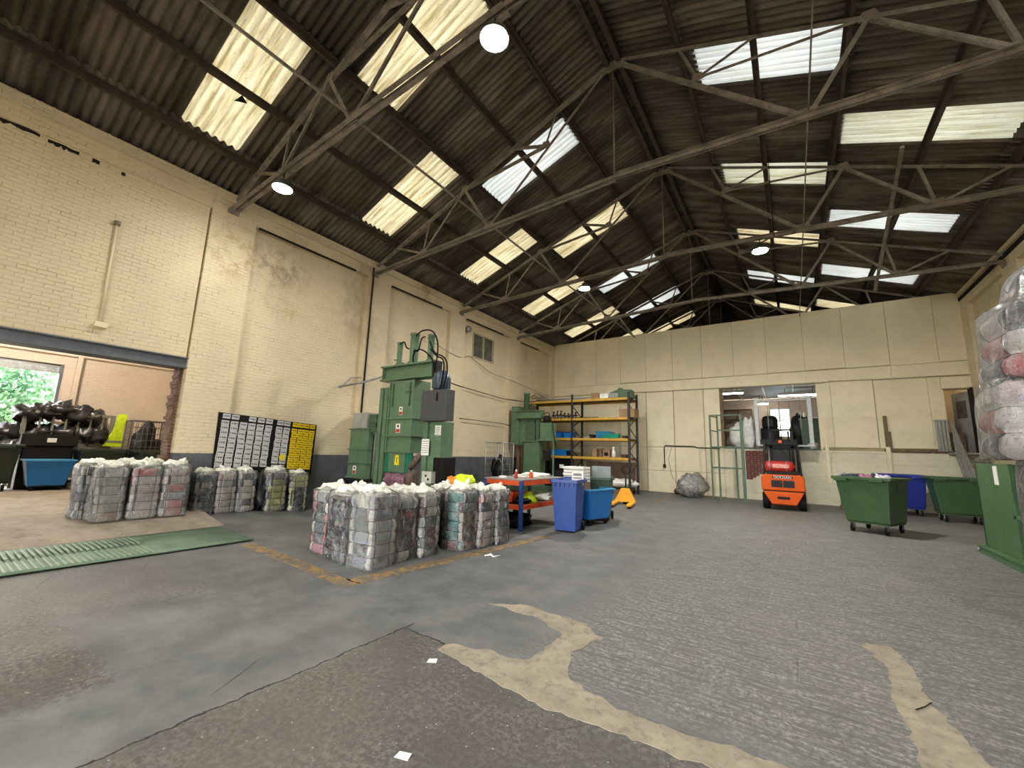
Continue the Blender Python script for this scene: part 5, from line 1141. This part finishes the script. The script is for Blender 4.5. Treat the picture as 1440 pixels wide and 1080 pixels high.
def tub(label, loc, rz, L_, W_, h, mat, name='tub_trolley', z0=0.14):
    t = thing(name, label, 'trolley', loc, rz); tp = 0.12; w_ = 0.018
    B0 = (-L_/2+tp, L_/2-tp, -W_/2+tp*0.6, W_/2-tp*0.6); T0 = (-L_/2, L_/2, -W_/2, W_/2)
    mb = MB(); mb.frustum(B0, T0, z0, h); mb.f = [f for i, f in enumerate(mb.f) if i != 1]; mb.sm = mb.sm[1:]
    sh = lambda q: (q[0]+w_, q[1]-w_, q[2]+w_, q[3]-w_)
    mb.frustum(sh(B0), sh(T0), z0+0.02, h); mb.f = [f for i, f in enumerate(mb.f) if i != 6]; mb.sm = mb.sm[1:]
    mb.build('body', mat, t, 0.02)
    mb = MB(); e = 0.025
    for q in ((-L_/2-e, L_/2+e, -W_/2-e, -W_/2+0.015), (-L_/2-e, L_/2+e, W_/2-0.015, W_/2+e), (-L_/2-e, -L_/2+0.015, -W_/2, W_/2), (L_/2-0.015, L_/2+e, -W_/2, W_/2)): mb.box(*q, h-0.02, h+0.025)
    mb.build('rim', M('tub rim', S(70, 150, 200), 0.35) if mat == m_tub_blue else mat, t, 0.01)
    mb = MB(); mb.box(B0[0]+0.02, B0[1]-0.02, B0[2]+0.02, B0[3]-0.02, z0-0.03, z0); mb.build('chassis', m_dark, t)
    for x in (B0[0]+0.08, B0[1]-0.08):
        for y in (B0[2]+0.06, B0[3]-0.06):
            mb = MB(); mb.lathe([(0.03, -0.02), (0.055, -0.018), (0.055, 0.018), (0.03, 0.02)], (x, y, 0.055), 12, 'y'); mb.box(x-0.02, x+0.02, y-0.025, y+0.025, 0.06, z0-0.02); mb.build('castor', m_rubber, t)
    return t
tub('bright blue tub trolley between the two wheelie bins', (-4.04, 9.45, 0), 1.35, 0.98, 0.62, 0.80, m_tub_blue)

# ------------------------------------------------------------------ pallet truck
t = thing('pallet_truck', 'yellow hand pallet truck with a black handle in front of the rack', 'pallet truck', (-4.7, 13.6, 0), 0.18)
for s in (-1, 1):
    mb = MB(); mb.prism([(s*0.27-0.08, -0.75), (s*0.27+0.08, -0.75), (s*0.27+0.08, 0.35), (s*0.27-0.08, 0.35)], 0.06, 0.12); mb.prism([(s*0.27-0.05, -0.84), (s*0.27+0.05, -0.84), (s*0.27+0.08, -0.75), (s*0.27-0.08, -0.75)], 0.06, 0.10); mb.build('fork', m_yellow, t, 0.01)
    mb = MB(); mb.lathe([(0.02, -0.04), (0.04, -0.04), (0.04, 0.04), (0.02, 0.04)], (s*0.27, -0.62, 0.04), 12, 'x'); mb.build('fork_roller', m_rubber, t)
mb = MB(); mb.add([(-0.35, 0.28, 0.08), (0.35, 0.28, 0.08), (0.35, 0.42, 0.10), (-0.35, 0.42, 0.10), (-0.13, 0.40, 0.52), (0.13, 0.40, 0.52), (0.13, 0.50, 0.52), (-0.13, 0.50, 0.52)], [(0,1,5,4),(1,2,6,5),(2,3,7,6),(3,0,4,7),(4,5,6,7),(3,2,1,0)]); mb.build('head_frame', m_yellow, t, 0.01)
mb = MB(); mb.lathe([(0.05, 0.1), (0.05, 0.5), (0.035, 0.55)], (0, 0.5, 0), 12); mb.build('pump', m_black, t)
mb = MB(); mb.lathe([(0.04, -0.09), (0.09, -0.08), (0.09, 0.08), (0.04, 0.09)], (0, 0.52, 0.09), 16, 'x'); mb.build('steer_wheel', m_rubber, t)
mb = MB(); mb.tube([(0, 0.52, 0.5), (0, 0.62, 1.02)], 0.025, 8)
mb.tube([(0.14*math.sin(a*PI/8)*(1 if a else 1), 0.66, 1.12-0.13*math.cos(a*PI/8)) for a in range(0, 17)], 0.02, 8); mb.build('handle', m_black, t)

# ------------------------------------------------------------------ roll cage by the small baler
def mesh_cage(name, label, x0, x1, y0, y1, z0, z1, mat, n=7, m=6, r=0.006, front=False, wheels=True):
    t = thing(name, label, 'cage', ((x0+x1)/2, (y0+y1)/2, z0-(0.15 if wheels else 0)))
    for x in (x0, x1):
        for y in (y0, y1): mb = at(t); mb.tube([(x, y, z0), (x, y, z1)], 0.02, 6); mb.build('post', mat, t)
    sides = [((x0, y1), (x1, y1)), ((x0, y0), (x0, y1)), ((x1, y0), (x1, y1))]+([((x0, y0), (x1, y0))] if front else [])
    for (ax, ay), (bx, by) in sides:
        mb = at(t); mb.tube([(ax, ay, z1), (bx, by, z1)], 0.02, 6)
        for k in range(1, n): f = k/n; mb.tube([(ax+(bx-ax)*f, ay+(by-ay)*f, z0), (ax+(bx-ax)*f, ay+(by-ay)*f, z1)], r, 4, False)
        for k in range(0, m): z = z0+(z1-z0)*k/m; mb.tube([(ax, ay, z), (bx, by, z)], r, 4, False)
        mb.build('mesh_side', mat, t)
    mb = at(t); mb.box(x0, x1, y0, y1, z0-0.03, z0); mb.build('base', mat, t)
    if wheels:
        for x in (x0+0.08, x1-0.08):
            for y in (y0+0.08, y1-0.08): mb = at(t); mb.lathe([(0.03, -0.02), (0.06, -0.02), (0.06, 0.02), (0.03, 0.02)], (x, y, z0-0.09), 12, 'y'); mb.box(x-0.02, x+0.02, y-0.03, y+0.03, z0-0.09, z0-0.02); mb.build('castor', m_rubber, t)
    return t
mesh_cage('roll_cage', 'grey wire roll cage beside the shorter baler', -9.75, -8.95, 12.7, 13.4, 0.15, 1.95, m_galv, 6, 9)
t2 = thing('black_bag', 'black bag with a looped strap inside the roll cage', 'bag', (-9.35, 13.1, 0.15)); mb = at(t2); mb.blob((-9.35, 13.1, 0.75), (0.30, 0.25, 0.62), 21, 18, 14, 0.3, 2.5, 0.95); mb.build('body', m_black, t2); mb = at(t2); mb.tube([(-9.5, 12.85, 0.9), (-9.4, 12.82, 1.2), (-9.2, 12.82, 1.35), (-9.05, 12.9, 1.1)], 0.02, 6); mb.build('strap', m_conduit, t2)
# clear sack by the partition
t2 = thing('clear_sack', 'clear polythene sack of clothes leaning on the partition', 'sack', (-3.55, 18.6, 0)); mb = at(t2); mb.blob((-3.66, 18.65, 0.42), (0.42, 0.34, 0.50), 23, 22, 14, 0.22, 2.4, 0.83)
mb.build('contents', M('sack contents', S(150, 150, 150), 0.6, var=0.5, scale=9, dirt=S(190, 190, 176), dfac=0.9), t2); mb = at(t2); mb.blob((-3.52, 18.62, 0.44), (0.56, 0.40, 0.53), 24, 22, 14, 0.16, 2.4, 0.82); mb.build('film', m_film2, t2)
mb = MB(off=(-4.35, 19.7, 0)); mb.blob((-4.35, 19.7, 0.1), (0.16, 0.1, 0.12), 4, 12, 8, 0.4, 3, 0.8); o = mb.build('brick_rubble', m_redbrick); o.location = (-4.35, 19.7, 0); tag(o, 'lump of broken brick at the foot of the partition', 'rubble')
# ------------------------------------------------------------------ green tube frame
t = thing('tube_frame', 'tall dark green steel frame standing left of the forklift', 'frame', (-2.1, 18.4, 0))
gf = m_dgreen
for x, y in ((-2.66, 18.0), (-1.56, 17.85), (-2.52, 18.9), (-1.9, 19.0), (-2.40, 18.0)):
    z1 = 3.3 if x != -1.9 else 2.05
    P_('upright', gf, (x-0.03, x+0.03, y-0.03, y+0.03, 0, z1), bevel=0)
for z in (3.28, 2.70, 2.05, 1.26):
    P_('rail', gf, (-2.40 if z in (2.70, 1.26) else -2.66, -1.56, 17.88, 17.92, z-0.025, z+0.025), bevel=0)
    mb = at(t); mb.bar((-2.66, 18.0, z), (-2.52, 18.9, z), 0.035, 0.04); mb.build('side_rail', gf, t)
P_('green_sheet', gf, (-1.61, -1.50, 17.78, 17.82, 0.0, 3.1), bevel=0)
# ------------------------------------------------------------------ forklift, rear towards the viewer
t = thing('forklift', 'orange forklift truck seen from behind with a red gas bottle', 'forklift', (-0.34, 17.6, 0))
cx = -0.34
mb = at(t); mb.prism([(cx-0.60, 0.62), (cx-0.60, 1.06), (cx-0.52, 1.14), (cx+0.52, 1.14), (cx+0.60, 1.06), (cx+0.60, 0.62)], 16.45, 17.1, 'y'); mb.build('counterweight', m_fork, t, 0.04)
mb = at(t); mb.prism([(cx-0.34, 0.18), (cx+0.34, 0.18), (cx+0.58, 0.60), (cx-0.58, 0.60)], 16.47, 17.1, 'y'); mb.build('counterweight_lower', m_fork, t, 0.03)
mb = at(t); mb.box(cx-0.55, cx+0.55, 16.48, 17.1, 0.58, 0.64); mb.build('seam', m_dark, t)
for s in (-1, 1): P_('grille_opening', m_black, (cx+s*0.165-0.155, cx+s*0.165+0.155, 16.43, 16.47, 0.74, 0.96), bevel=0)
P_('tow_slot', m_dark, (cx-0.17, cx+0.17, 16.45, 16.49, 0.36, 0.44), bevel=0); P_('name_plate', m_dark, (cx-0.28, cx+0.28, 16.435, 16.46, 1.03, 1.10), bevel=0)
fc = bpy.data.curves.new('lettering', 'FONT'); fc.body = 'DOOSAN'; fc.size = 0.115; fc.extrude = 0.003; fc.align_x = 'CENTER'
fo = bpy.data.objects.new('tmp_letters', fc); COL.objects.link(fo); dg = bpy.context.evaluated_depsgraph_get(); me = bpy.data.meshes.new_from_object(fo.evaluated_get(dg)); bpy.data.objects.remove(fo)
me.materials.append(m_white); inst('lettering', me, t, (0, 16.432-17.6, 1.025), (PI/2, 0, 0))
for s in (-1, 1):
    mb = at(t); mb.lathe([(0.12, -0.09), (0.26, -0.10), (0.28, -0.06), (0.28, 0.06), (0.26, 0.10), (0.12, 0.09)], (cx+s*0.50, 16.85, 0.28), 22, 'x'); mb.build('rear_wheel', m_rubber, t)
    mb = at(t); mb.lathe([(0.14, -0.1), (0.30, -0.12), (0.32, -0.06), (0.32, 0.06), (0.30, 0.12), (0.14, 0.1)], (cx+s*0.5, 18.5, 0.32), 22, 'x'); mb.build('front_wheel', m_rubber, t)
P_('chassis', m_fork, (cx-0.5, cx+0.5, 17.1, 18.6, 0.3, 0.75)); P_('engine_cover', m_dark, (cx-0.45, cx+0.45, 16.6, 17.7, 1.1, 1.25))
mb = at(t); mb.lathe([(0.03, -0.42), (0.16, -0.40), (0.185, -0.34), (0.185, 0.30), (0.15, 0.37), (0.05, 0.40), (0.05, 0.44)], (cx-0.06, 16.72, 1.40), 20, 'x'); gb = mb.build('gas_bottle', m_red, t)
mb = at(t); mb.box(cx-0.25, cx+0.2, 16.530, 16.55, 1.36, 1.48); mb.build('bottle_print', M('gas print', S(214, 150, 140), 0.6, var=0.5, scale=30), gb)
for x in (-0.3, 0.18): mb = at(t); mb.lathe([(0.190, x), (0.190, x+0.03)], (cx-0.06, 16.72, 1.40), 20, 'x'); mb.build('bottle_strap', m_galv, gb)
P_('seat_back', m_black, (cx-0.24, cx+0.24, 17.2, 17.32, 1.35, 1.95)); P_('seat', m_black, (cx-0.24, cx+0.24, 17.2, 17.7, 1.25, 1.38)); P_('dashboard', m_dark, (cx-0.4, cx+0.4, 18.1, 18.3, 0.75, 1.15))
for s in (-1, 1):
    mb = at(t); mb.bar((cx+s*0.52, 16.75, 1.1), (cx+s*0.46, 17.0, 2.18), 0.06, 0.08); mb.bar((cx+s*0.46, 17.0, 2.18), (cx+s*0.46, 18.5, 2.18), 0.06, 0.08); mb.bar((cx+s*0.46, 18.5, 2.18), (cx+s*0.46, 18.55, 0.75), 0.05, 0.06); mb.build('overhead_guard_post', m_black, t)
    mb = at(t); mb.box(cx+s*0.34-0.05, cx+s*0.34+0.05, 18.72, 18.86, 0.1, 2.78); mb.build('mast_channel', m_black, t)
    mb = at(t); mb.box(cx+s*0.24-0.03, cx+s*0.24+0.03, 18.74, 18.82, 0.4, 2.7); mb.build('inner_mast', m_dark, t)
for k in range(5): P_('guard_bar', m_black, (cx-0.46, cx+0.46, 17.05+k*0.33, 17.10+k*0.33, 2.16, 2.20), bevel=0)
P_('steering_wheel', m_black, (cx-0.15, cx+0.15, 17.95, 18.0, 1.5, 1.55)); P_('lift_cylinder', m_dark, (cx-0.05, cx+0.05, 18.74, 18.84, 0.3, 2.5)); P_('mast_cross', m_black, (cx-0.38, cx+0.38, 18.72, 18.8, 2.05, 2.2), (cx-0.38, cx+0.38, 18.72, 18.8, 2.72, 2.78))
P_('fork_carriage', m_black, (cx-0.5, cx+0.5, 18.88, 18.94, 2.1, 2.4))
for s in (-1, 1): P_('fork_tine', m_black, (cx+s*0.28-0.06, cx+s*0.28+0.06, 18.94, 19.85, 2.10, 2.14))
P_('beacon', m_orange, (cx-0.05, cx+0.05, 17.1, 17.2, 2.2, 2.3))
# galvanised frame on the forks
t = thing('post_pallet', 'galvanised open frame lifted on the forks in front of the wall opening', 'post pallet', (-0.14, 19.4, 2.14))
P_('base', m_galv, (-1.16, 0.72, 19.15, 19.75, 2.145, 2.21))
for x in (-1.14, 0.60): P_('post', m_galv, (x-0.04, x+0.10, 19.15, 19.25, 2.2, 4.02)); P_('post_cap', m_galv, (x-0.05, x+0.11, 19.13, 19.27, 3.98, 4.06))
P_('top_rail', m_galv, (-1.14, 0.68, 19.18, 19.22, 3.92, 3.97))
for x in (-0.72, -0.34, 0.0, 0.34): mb = at(t); mb.tube([(x, 19.2, 2.2), (x, 19.2, 3.94)], 0.014, 5); mb.build('bar', m_galv, t)
# things in the inner room
t = thing('white_dust_sheet', 'white cloth draped over goods at the left of the wall opening', 'cloth', (-1.9, 20.6, 2.0)); mb = at(t); mb.blob((-1.95, 20.7, 2.5), (0.34, 0.3, 0.62), 31, 20, 14, 0.25, 2.2, 0.8); mb.blob((-1.5, 20.75, 2.65), (0.24, 0.3, 0.75), 33, 18, 14, 0.25, 2.2, 0.85); mb.build('cloth', m_white, t)
t = thing('dark_machine', 'dark machine standing behind the raised frame in the inner room', 'machine', (-0.55, 21.6, 2.0)); P_('casing', m_dark, (-1.12, -0.42, 21.4, 22.0, 2.0, 3.0), bevel=0.05); P_('head', m_black, (-1.06, -0.46, 21.38, 21.9, 2.9, 3.56), bevel=0.18); P_('panel', m_rack_dark, (-1.2, -0.4, 21.3, 21.4, 2.0, 2.5))
t = thing('green_roll_bin', 'dark green bin at the right end of the wall opening', 'bin', (0.65, 21.0, 2.0)); mb = at(t); mb.frustum((0.4, 0.9, 20.6, 21.3), (0.3, 0.98, 20.5, 21.4), 2.0, 3.3); mb.build('body', m_bin_dgreen, t); P_('rim', m_bin_dgreen, (0.28, 1.0, 20.48, 21.42, 3.26, 3.33))
t = thing('black_roll', 'black hooded bundle beside the window in the inner room', 'bundle', (0.35, 22.2, 2.0)); mb = at(t); mb.blob((0.3, 22.4, 2.8), (0.36, 0.3, 0.85), 35, 18, 12, 0.25, 2, 0.92); mb.build('cover', m_black, t)
t = thing('white_bundle', 'crumpled white plastic on the sill at the right of the opening', 'plastic', (0.72, 20.3, 2.1)); mb = at(t); mb.blob((0.72, 20.36, 2.2), (0.17, 0.12, 0.14), 36, 14, 8, 0.4, 3, 0.7); mb.build('film', m_white, t)
t = thing('wooden_shelving', 'brown timber shelving along the inner room back wall', 'shelving', (-2.4, 26.5, 2.0))
for x in (-3.2, -2.5, -1.8): P_('upright', m_wood, (x, x+0.07, 26.3, 26.8, 2, 4.4))
for z in (2.4, 3.1, 3.8, 4.35): P_('shelf', m_wood, (-3.2, -1.73, 26.3, 26.8, z, z+0.04))
t = thing('steel_shelving', 'pale steel shelves at the right of the inner room', 'shelving', (1.3, 25.0, 2.0))
for x in (0.55, 1.9): P_('upright', m_white, (x, x+0.06, 24.8, 25.3, 2, 4.0))
for z in (2.5, 3.1, 3.7): P_('shelf', m_white, (0.55, 1.96, 24.8, 25.3, z, z+0.04))
# ------------------------------------------------------------------ four-wheeled bins on the right
def bin4(name, label, loc, rz, W_, D_, h, mat, lidmat=None):
    t = thing(name, label, 'bin', loc, rz); z0 = 0.24; w_ = 0.025; tx, ty = 0.13, 0.09
    B0 = (-W_/2+tx, W_/2-tx*0.6, -D_/2+ty, D_/2-ty); T0 = (-W_/2, W_/2, -D_/2, D_/2); sh = lambda q: (q[0]+w_, q[1]-w_, q[2]+w_, q[3]-w_)
    mb = MB(); mb.frustum(B0, T0, z0, h); mb.f = [f for i, f in enumerate(mb.f) if i != 1]; mb.sm = mb.sm[1:]
    mb.frustum(sh(B0), sh(T0), z0+0.03, h); mb.f = [f for i, f in enumerate(mb.f) if i != 6]; mb.sm = mb.sm[1:]; mb.build('body', mat, t, 0.03)
    mb = MB(); e = 0.05
    for q in ((-W_/2-e, W_/2+e, -D_/2-e, -D_/2+0.02), (-W_/2-e, W_/2+e, D_/2-0.02, D_/2+e), (-W_/2-e, -W_/2+0.02, -D_/2, D_/2), (W_/2-0.02, W_/2+e, -D_/2, D_/2)): mb.box(*q, h-0.06, h+0.01)
    mb.build('rim', mat, t, 0.012)
    for x in (-W_*0.36, W_*0.30): mb = MB(); mb.box(x-0.13, x+0.13, -D_/2-0.09, -D_/2-0.03, h-0.10, h-0.02); mb.build('lift_bracket', mat, t, 0.01)
    mb = MB(); mb.box(B0[0]+0.02, B0[1]-0.02, B0[2]+0.02, B0[3]-0.02, z0-0.03, z0); mb.build('chassis', mat, t)
    for x in (B0[0]+0.10, B0[1]-0.10):
        for y in (B0[2]+0.06, B0[3]-0.06):
            mb = MB(); mb.lathe([(0.05, -0.025), (0.09, -0.022), (0.095, 0), (0.09, 0.022), (0.05, 0.025)], (x, y, 0.095), 16, 'x'); c = mb.build('castor', m_rubber, t)
            mb = MB(); mb.box(x-0.035, x-0.028, y-0.03, y+0.04, 0.09, z0-0.02); mb.box(x+0.028, x+0.035, y-0.03, y+0.04, 0.09, z0-0.02); mb.build('fork', m_galv, c)
    mb = MB(); mb.box(-W_/2+tx+0.02, W_/2-tx, D_/2-0.03, D_/2+0.02, z0, z0+0.08); mb.build('rear_lip', mat, t)
    return t
bin4('four_wheeled_bin', 'open green four-wheeled bin heaped with clothes nearest the forklift', (1.52, 13.33, 0), -0.45, 1.04, 1.15, 1.27, m_bin_green)
t = thing('clothes_heap', 'dark and pink clothes heaped in the near green bin', 'clothes', (1.45, 13.35, 1.1))
for i, (dx, dy, r, cc) in enumerate(((-0.2, 0.0, 0.20, S(30, 34, 42)), (0.08, 0.05, 0.18, S(24, 26, 34)), (-0.06, -0.15, 0.12, S(150, 90, 120)), (0.28, 0.0, 0.14, S(180, 180, 182)), (-0.36, 0.1, 0.13, S(120, 116, 118)))):
    mb = at(t); mb.blob((1.45+dx, 13.35+dy, 1.18), (r*1.5, r*1.6, 0.16), 40+i, 16, 8, 0.35, 3, 0.8); mb.build('garment', M('garment %d' % i, cc, 0.85, var=0.3, scale=10), t)
mb = at(t); mb.box(0.98, 1.95, 12.98, 13.72, 0.9, 1.16); mb.build('fill', M('garment 0', S(30, 34, 42)), t)
bin4('four_wheeled_bin', 'navy blue four-wheeled bin behind the near green bin', (2.85, 18.7, 0), 0.0, 1.15, 0.95, 1.27, m_bin_navy)
bin4('four_wheeled_bin', 'green four-wheeled bin in front of the raised doorway', (3.86, 17.5, 0), 0.05, 1.10, 0.72, 1.27, m_bin_green)
t = thing('green_barrow', 'small green wooden box on the floor behind the near green bin', 'box', (1.1, 17.2, 0)); P_('body', m_dgreen, (1.30, 1.62, 18.6, 19.1, 0.12, 0.75)); P_('skid', m_wood, (1.27, 1.66, 18.58, 19.1, 0, 0.12))
# ------------------------------------------------------------------ stair up to the raised doorway
t = thing('access_stair', 'grey steel stair and handrail leading up to the raised doorway', 'stair', (4.7, 18.9, 0))
P_('landing', m_galv, (4.35, 5.15, 19.3, 19.95, 1.98, 2.04))
for i in range(9): P_('tread', m_galv, (4.45, 5.1, 17.95+i*0.15, 18.15+i*0.15, 0.16+i*0.2, 0.20+i*0.2))
for x in (4.42, 5.1):
    mb = at(t); mb.bar((x, 17.9, 0.1), (x, 19.4, 2.02), 0.03, 0.2); mb.build('stringer', m_galv, t)
for k in (0.45, 0.8, 1.05):
    mb = at(t); mb.bar((4.42, 17.95, 0.15+k), (4.42, 19.4, 2.0+k), 0.04, 0.10); mb.build('handrail', m_galv, t)
for y, z in ((18.0, 0.2), (18.7, 1.1), (19.35, 2.0)): P_('baluster', m_galv, (4.40, 4.44, y-0.02, y+0.02, z, z+1.1))
P_('gate_panel', m_galv, *[(4.12+i*0.085, 4.18+i*0.085, 19.85, 19.88, 2.1, 3.12) for i in range(4)], (4.1, 4.47, 19.86, 19.9, 3.1, 3.15), (4.1, 4.47, 19.86, 19.9, 2.08, 2.12))
t = thing('brown_crate', 'brown crate just inside the raised doorway', 'crate', (4.7, 20.4, 2.02)); P_('body', m_wood, (4.5, 4.95, 20.5, 20.9, 2.02, 2.75))
# ------------------------------------------------------------------ green compactor at the right edge
m_comp = M('compactor green', S(72, 104, 68), 0.45, var=0.12, scale=2.5, dirt=S(50, 70, 46), dfac=0.35)
t = thing('compactor', 'green steel compactor bin behind the tall stack at the right edge', 'compactor', (3.6, 10.8, 0))
P_('front_panel', m_comp, (2.92, 2.97, 10.30, 11.80, 0.14, 1.66)); P_('front_panel', m_comp, (2.96, 3.01, 9.2, 10.25, 0.14, 1.50))
P_('corner_post', m_comp, (2.90, 3.02, 10.22, 10.34, 0.1, 1.62)); P_('corner_post', m_comp, (2.90, 3.02, 9.16, 9.28, 0.1, 1.62))
P_('ledge', m_comp, (2.90, 3.05, 9.2, 10.3, 0.78, 0.84)); P_('back_panel', m_comp, (2.92, 4.3, 11.75, 11.82, 0.14, 1.66)); P_('side_panel', m_comp, (4.28, 4.33, 9.2, 11.8, 0.14, 1.66)); P_('end_panel', m_comp, (2.95, 4.3, 9.2, 9.25, 0.14, 1.5)); P_('bed', m_comp, (2.95, 4.3, 9.2, 11.8, 0.12, 0.2))
P_('base_channel', m_comp, (2.82, 2.96, 8.9, 11.95, 0.10, 0.14), (2.84, 2.88, 8.9, 11.95, 0.0, 0.10), (2.82, 2.96, 8.9, 11.95, 0.0, 0.02)); P_('base_bolt', m_galv, (2.80, 2.83, 11.8, 11.86, 0.05, 0.1))
P_('label_sticker', m_paper, (2.912, 2.919, 10.75, 10.92, 1.30, 1.62), bevel=0)
t2 = thing('black_bag', 'dark bulging polythene sack in the mouth of the compactor', 'bag', (3.4, 9.7, 0.9)); mb = at(t2); mb.blob((3.35, 9.75, 1.35), (0.42, 0.42, 0.42), 51, 20, 14, 0.25, 2.5); mb.build('body', m_film2, t2); mb = at(t2); mb.blob((3.37, 9.75, 1.35), (0.38, 0.38, 0.38), 51, 20, 14, 0.25, 2.5); mb.build('contents', M('grey contents', S(90, 90, 92), 0.6, var=0.4, scale=8), t2)
# ------------------------------------------------------------------ side room goods
tub('deep blue tub trolley in the side room', (-16.9, 2.45, 0.2), PI/2, 0.92, 0.7, 0.80, m_tub_blue)
t = thing('storage_bin', 'black lidded box with a white label behind the blue tub', 'bin', (-17.4, 2.45, 0.2)); P_('body', m_black, (-17.75, -17.3, 1.95, 2.95, 0.2, 1.38), bevel=0.03); P_('lid', m_black, (-17.8, -17.25, 1.9, 3.0, 1.38, 1.70)); P_('label_sticker', m_paper, (-17.25, -17.243, 2.38, 2.56, 1.48, 1.60), bevel=0)
m_dbin = M('very dark green bin', S(30, 44, 32), 0.45)
bin4('four_wheeled_bin', 'dark green bin at the left edge of the side room', (-17.2, 1.25, 0.2), PI/2, 1.3, 0.95, 1.20, m_dbin)
bin4('four_wheeled_bin', 'dark bin between the blue tub and the bale row', (-17.0, 3.45, 0.2), PI/2, 1.0, 0.95, 1.12, m_dbin)
bin4('four_wheeled_bin', 'dark bin partly hidden behind the side opening bales', (-16.2, 4.55, 0.2), PI/2, 1.0, 0.95, 1.12, m_dbin)
t = thing('steel_stillage', 'galvanised steel stillage heaped with black sacks in the side room', 'stillage', (-17.6, 2.9, 0.2))
mq = M('stillage grey', S(120, 118, 108), 0.5)
for y in (1.95, 3.78):
    for x in (-17.85, -18.7): P_('corner_post', mq, (x-0.04, x+0.04, y-0.05, y+0.05, 0.2, 2.36))
P_('top_rail', mq, (-17.88, -17.82, 1.95, 3.8, 2.28, 2.36)); P_('top_rail', mq, (-18.73, -18.67, 1.95, 3.8, 2.28, 2.36)); P_('mid_panel', mq, (-17.88, -17.84, 1.95, 3.8, 1.22, 1.46)); P_('base', mq, (-18.7, -17.85, 1.95, 3.8, 0.3, 0.4))
for i in range(6): y = 2.22+i*0.26; P_('bar', mq, (-17.88, -17.84, y, y+0.05, 1.4, 2.3))
P_('sign_plate', m_white, (-17.83, -17.82, 2.95, 3.25, 2.16, 2.33), bevel=0)
rnd = random.Random(3)
for i in range(11):
    y = 1.75+(i % 6)*0.36+rnd.uniform(-0.05, 0.05); z = [1.7, 2.3][i//6]+rnd.uniform(-0.05, 0.05)
    if i >= 6: y = 2.0+(i-6)*0.34; z = 2.42-abs(i-8)*0.08
    o = thing('refuse_sack', ['bulging', 'flattened', 'shiny', 'dull', 'knotted', 'torn', 'topmost', 'slumped', 'large', 'small', 'end'][i]+' black sack in the stillage heap', 'sack', (-18.2, y, z-0.2), 0, 'black sacks in the stillage')
    mb = at(o); mb.blob((-18.2+rnd.uniform(-0.05, 0.2), y, z), (0.38, 0.30, 0.27), 60+i, 14, 9, 0.35, 2.6); mb.build('bag', M('sack film', S(44, 42, 42), 0.28, var=0.4, scale=6, bmp=0.5, bscale=14), o)
t = thing('hi_vis_vest', 'yellow hi-vis vest hung over the side room stillage', 'vest', (-17.75, 3.85, 1.4))
mb = at(t); mb.prism([(3.62, 1.40), (4.10, 1.38), (4.04, 1.8), (4.08, 2.40), (3.98, 2.44), (3.86, 2.40), (3.80, 1.9)], -17.80, -17.72, 'x'); mb.build('cloth', m_hivis, t, 0.015); mb = at(t); mb.box(-17.715, -17.705, 3.66, 4.07, 1.52, 1.58); mb.build('reflective_band', m_galv, t)
mesh_cage('wire_trolley', 'rusty wire mesh trolley in the side room beside the jamb', -17.6, -16.9, 4.05, 4.95, 0.4, 2.22, M('dull wire', S(96, 90, 80), 0.6), 7, 9, 0.008, True)
t = thing('refuse_sack', 'dark sack filling the wire mesh trolley', 'sack', (-17.25, 4.5, 0.4)); mb = at(t); mb.blob((-17.25, 4.5, 1.15), (0.3, 0.38, 0.8), 75, 16, 12, 0.3, 2.5, 0.9); mb.build('bag', m_black, t)
# ------------------------------------------------------------------ litter on the floor
for i, (x, y, a, w_, h, lab) in enumerate(((-2.40, 2.56, 0.5, 0.036, 0.024, 'small grey scrap of card on the floor near the tan strip'), (-1.81, 1.75, 0.25, 0.04, 0.022, 'white paper slip on the floor at the bottom of the picture'))):
    o = thing('paper_scrap', lab, 'litter', (x, y, 0.0), a); mb = MB(); mb.add([(-w_, -h, 0.004), (w_, -h*0.9, 0.003), (w_*0.95, h, 0.012), (-w_*0.9, h, 0.006), (-w_, -h, 0.001), (w_, -h*0.9, 0.001), (w_*0.95, h, 0.009), (-w_*0.9, h, 0.003)], [(0,1,2,3),(7,6,5,4),(0,4,5,1),(1,5,6,2),(2,6,7,3),(3,7,4,0)]); mb.build('sheet', m_paper, o)
o = thing('plastic_scrap', 'twist of clear film on the floor right of the foreground bales', 'litter', (-4.0, 5.4, 0)); mb = at(o); mb.tube([(-4.05, 5.35, 0.015), (-3.98, 5.42, 0.03), (-3.92, 5.40, 0.012), (-3.86, 5.50, 0.02)], [0.008, 0.02, 0.012, 0.006], 6); mb.build('film', m_knot, o)
o = thing('twig', 'thin dark splinter lying on the right-hand tan strip', 'litter', (0.6, 4.0, 0)); mb = at(o); mb.tube([(0.56, 4.02, 0.012), (0.62, 4.1, 0.014), (0.67, 4.2, 0.012)], 0.004, 5); mb.build('stick', m_dark, o)
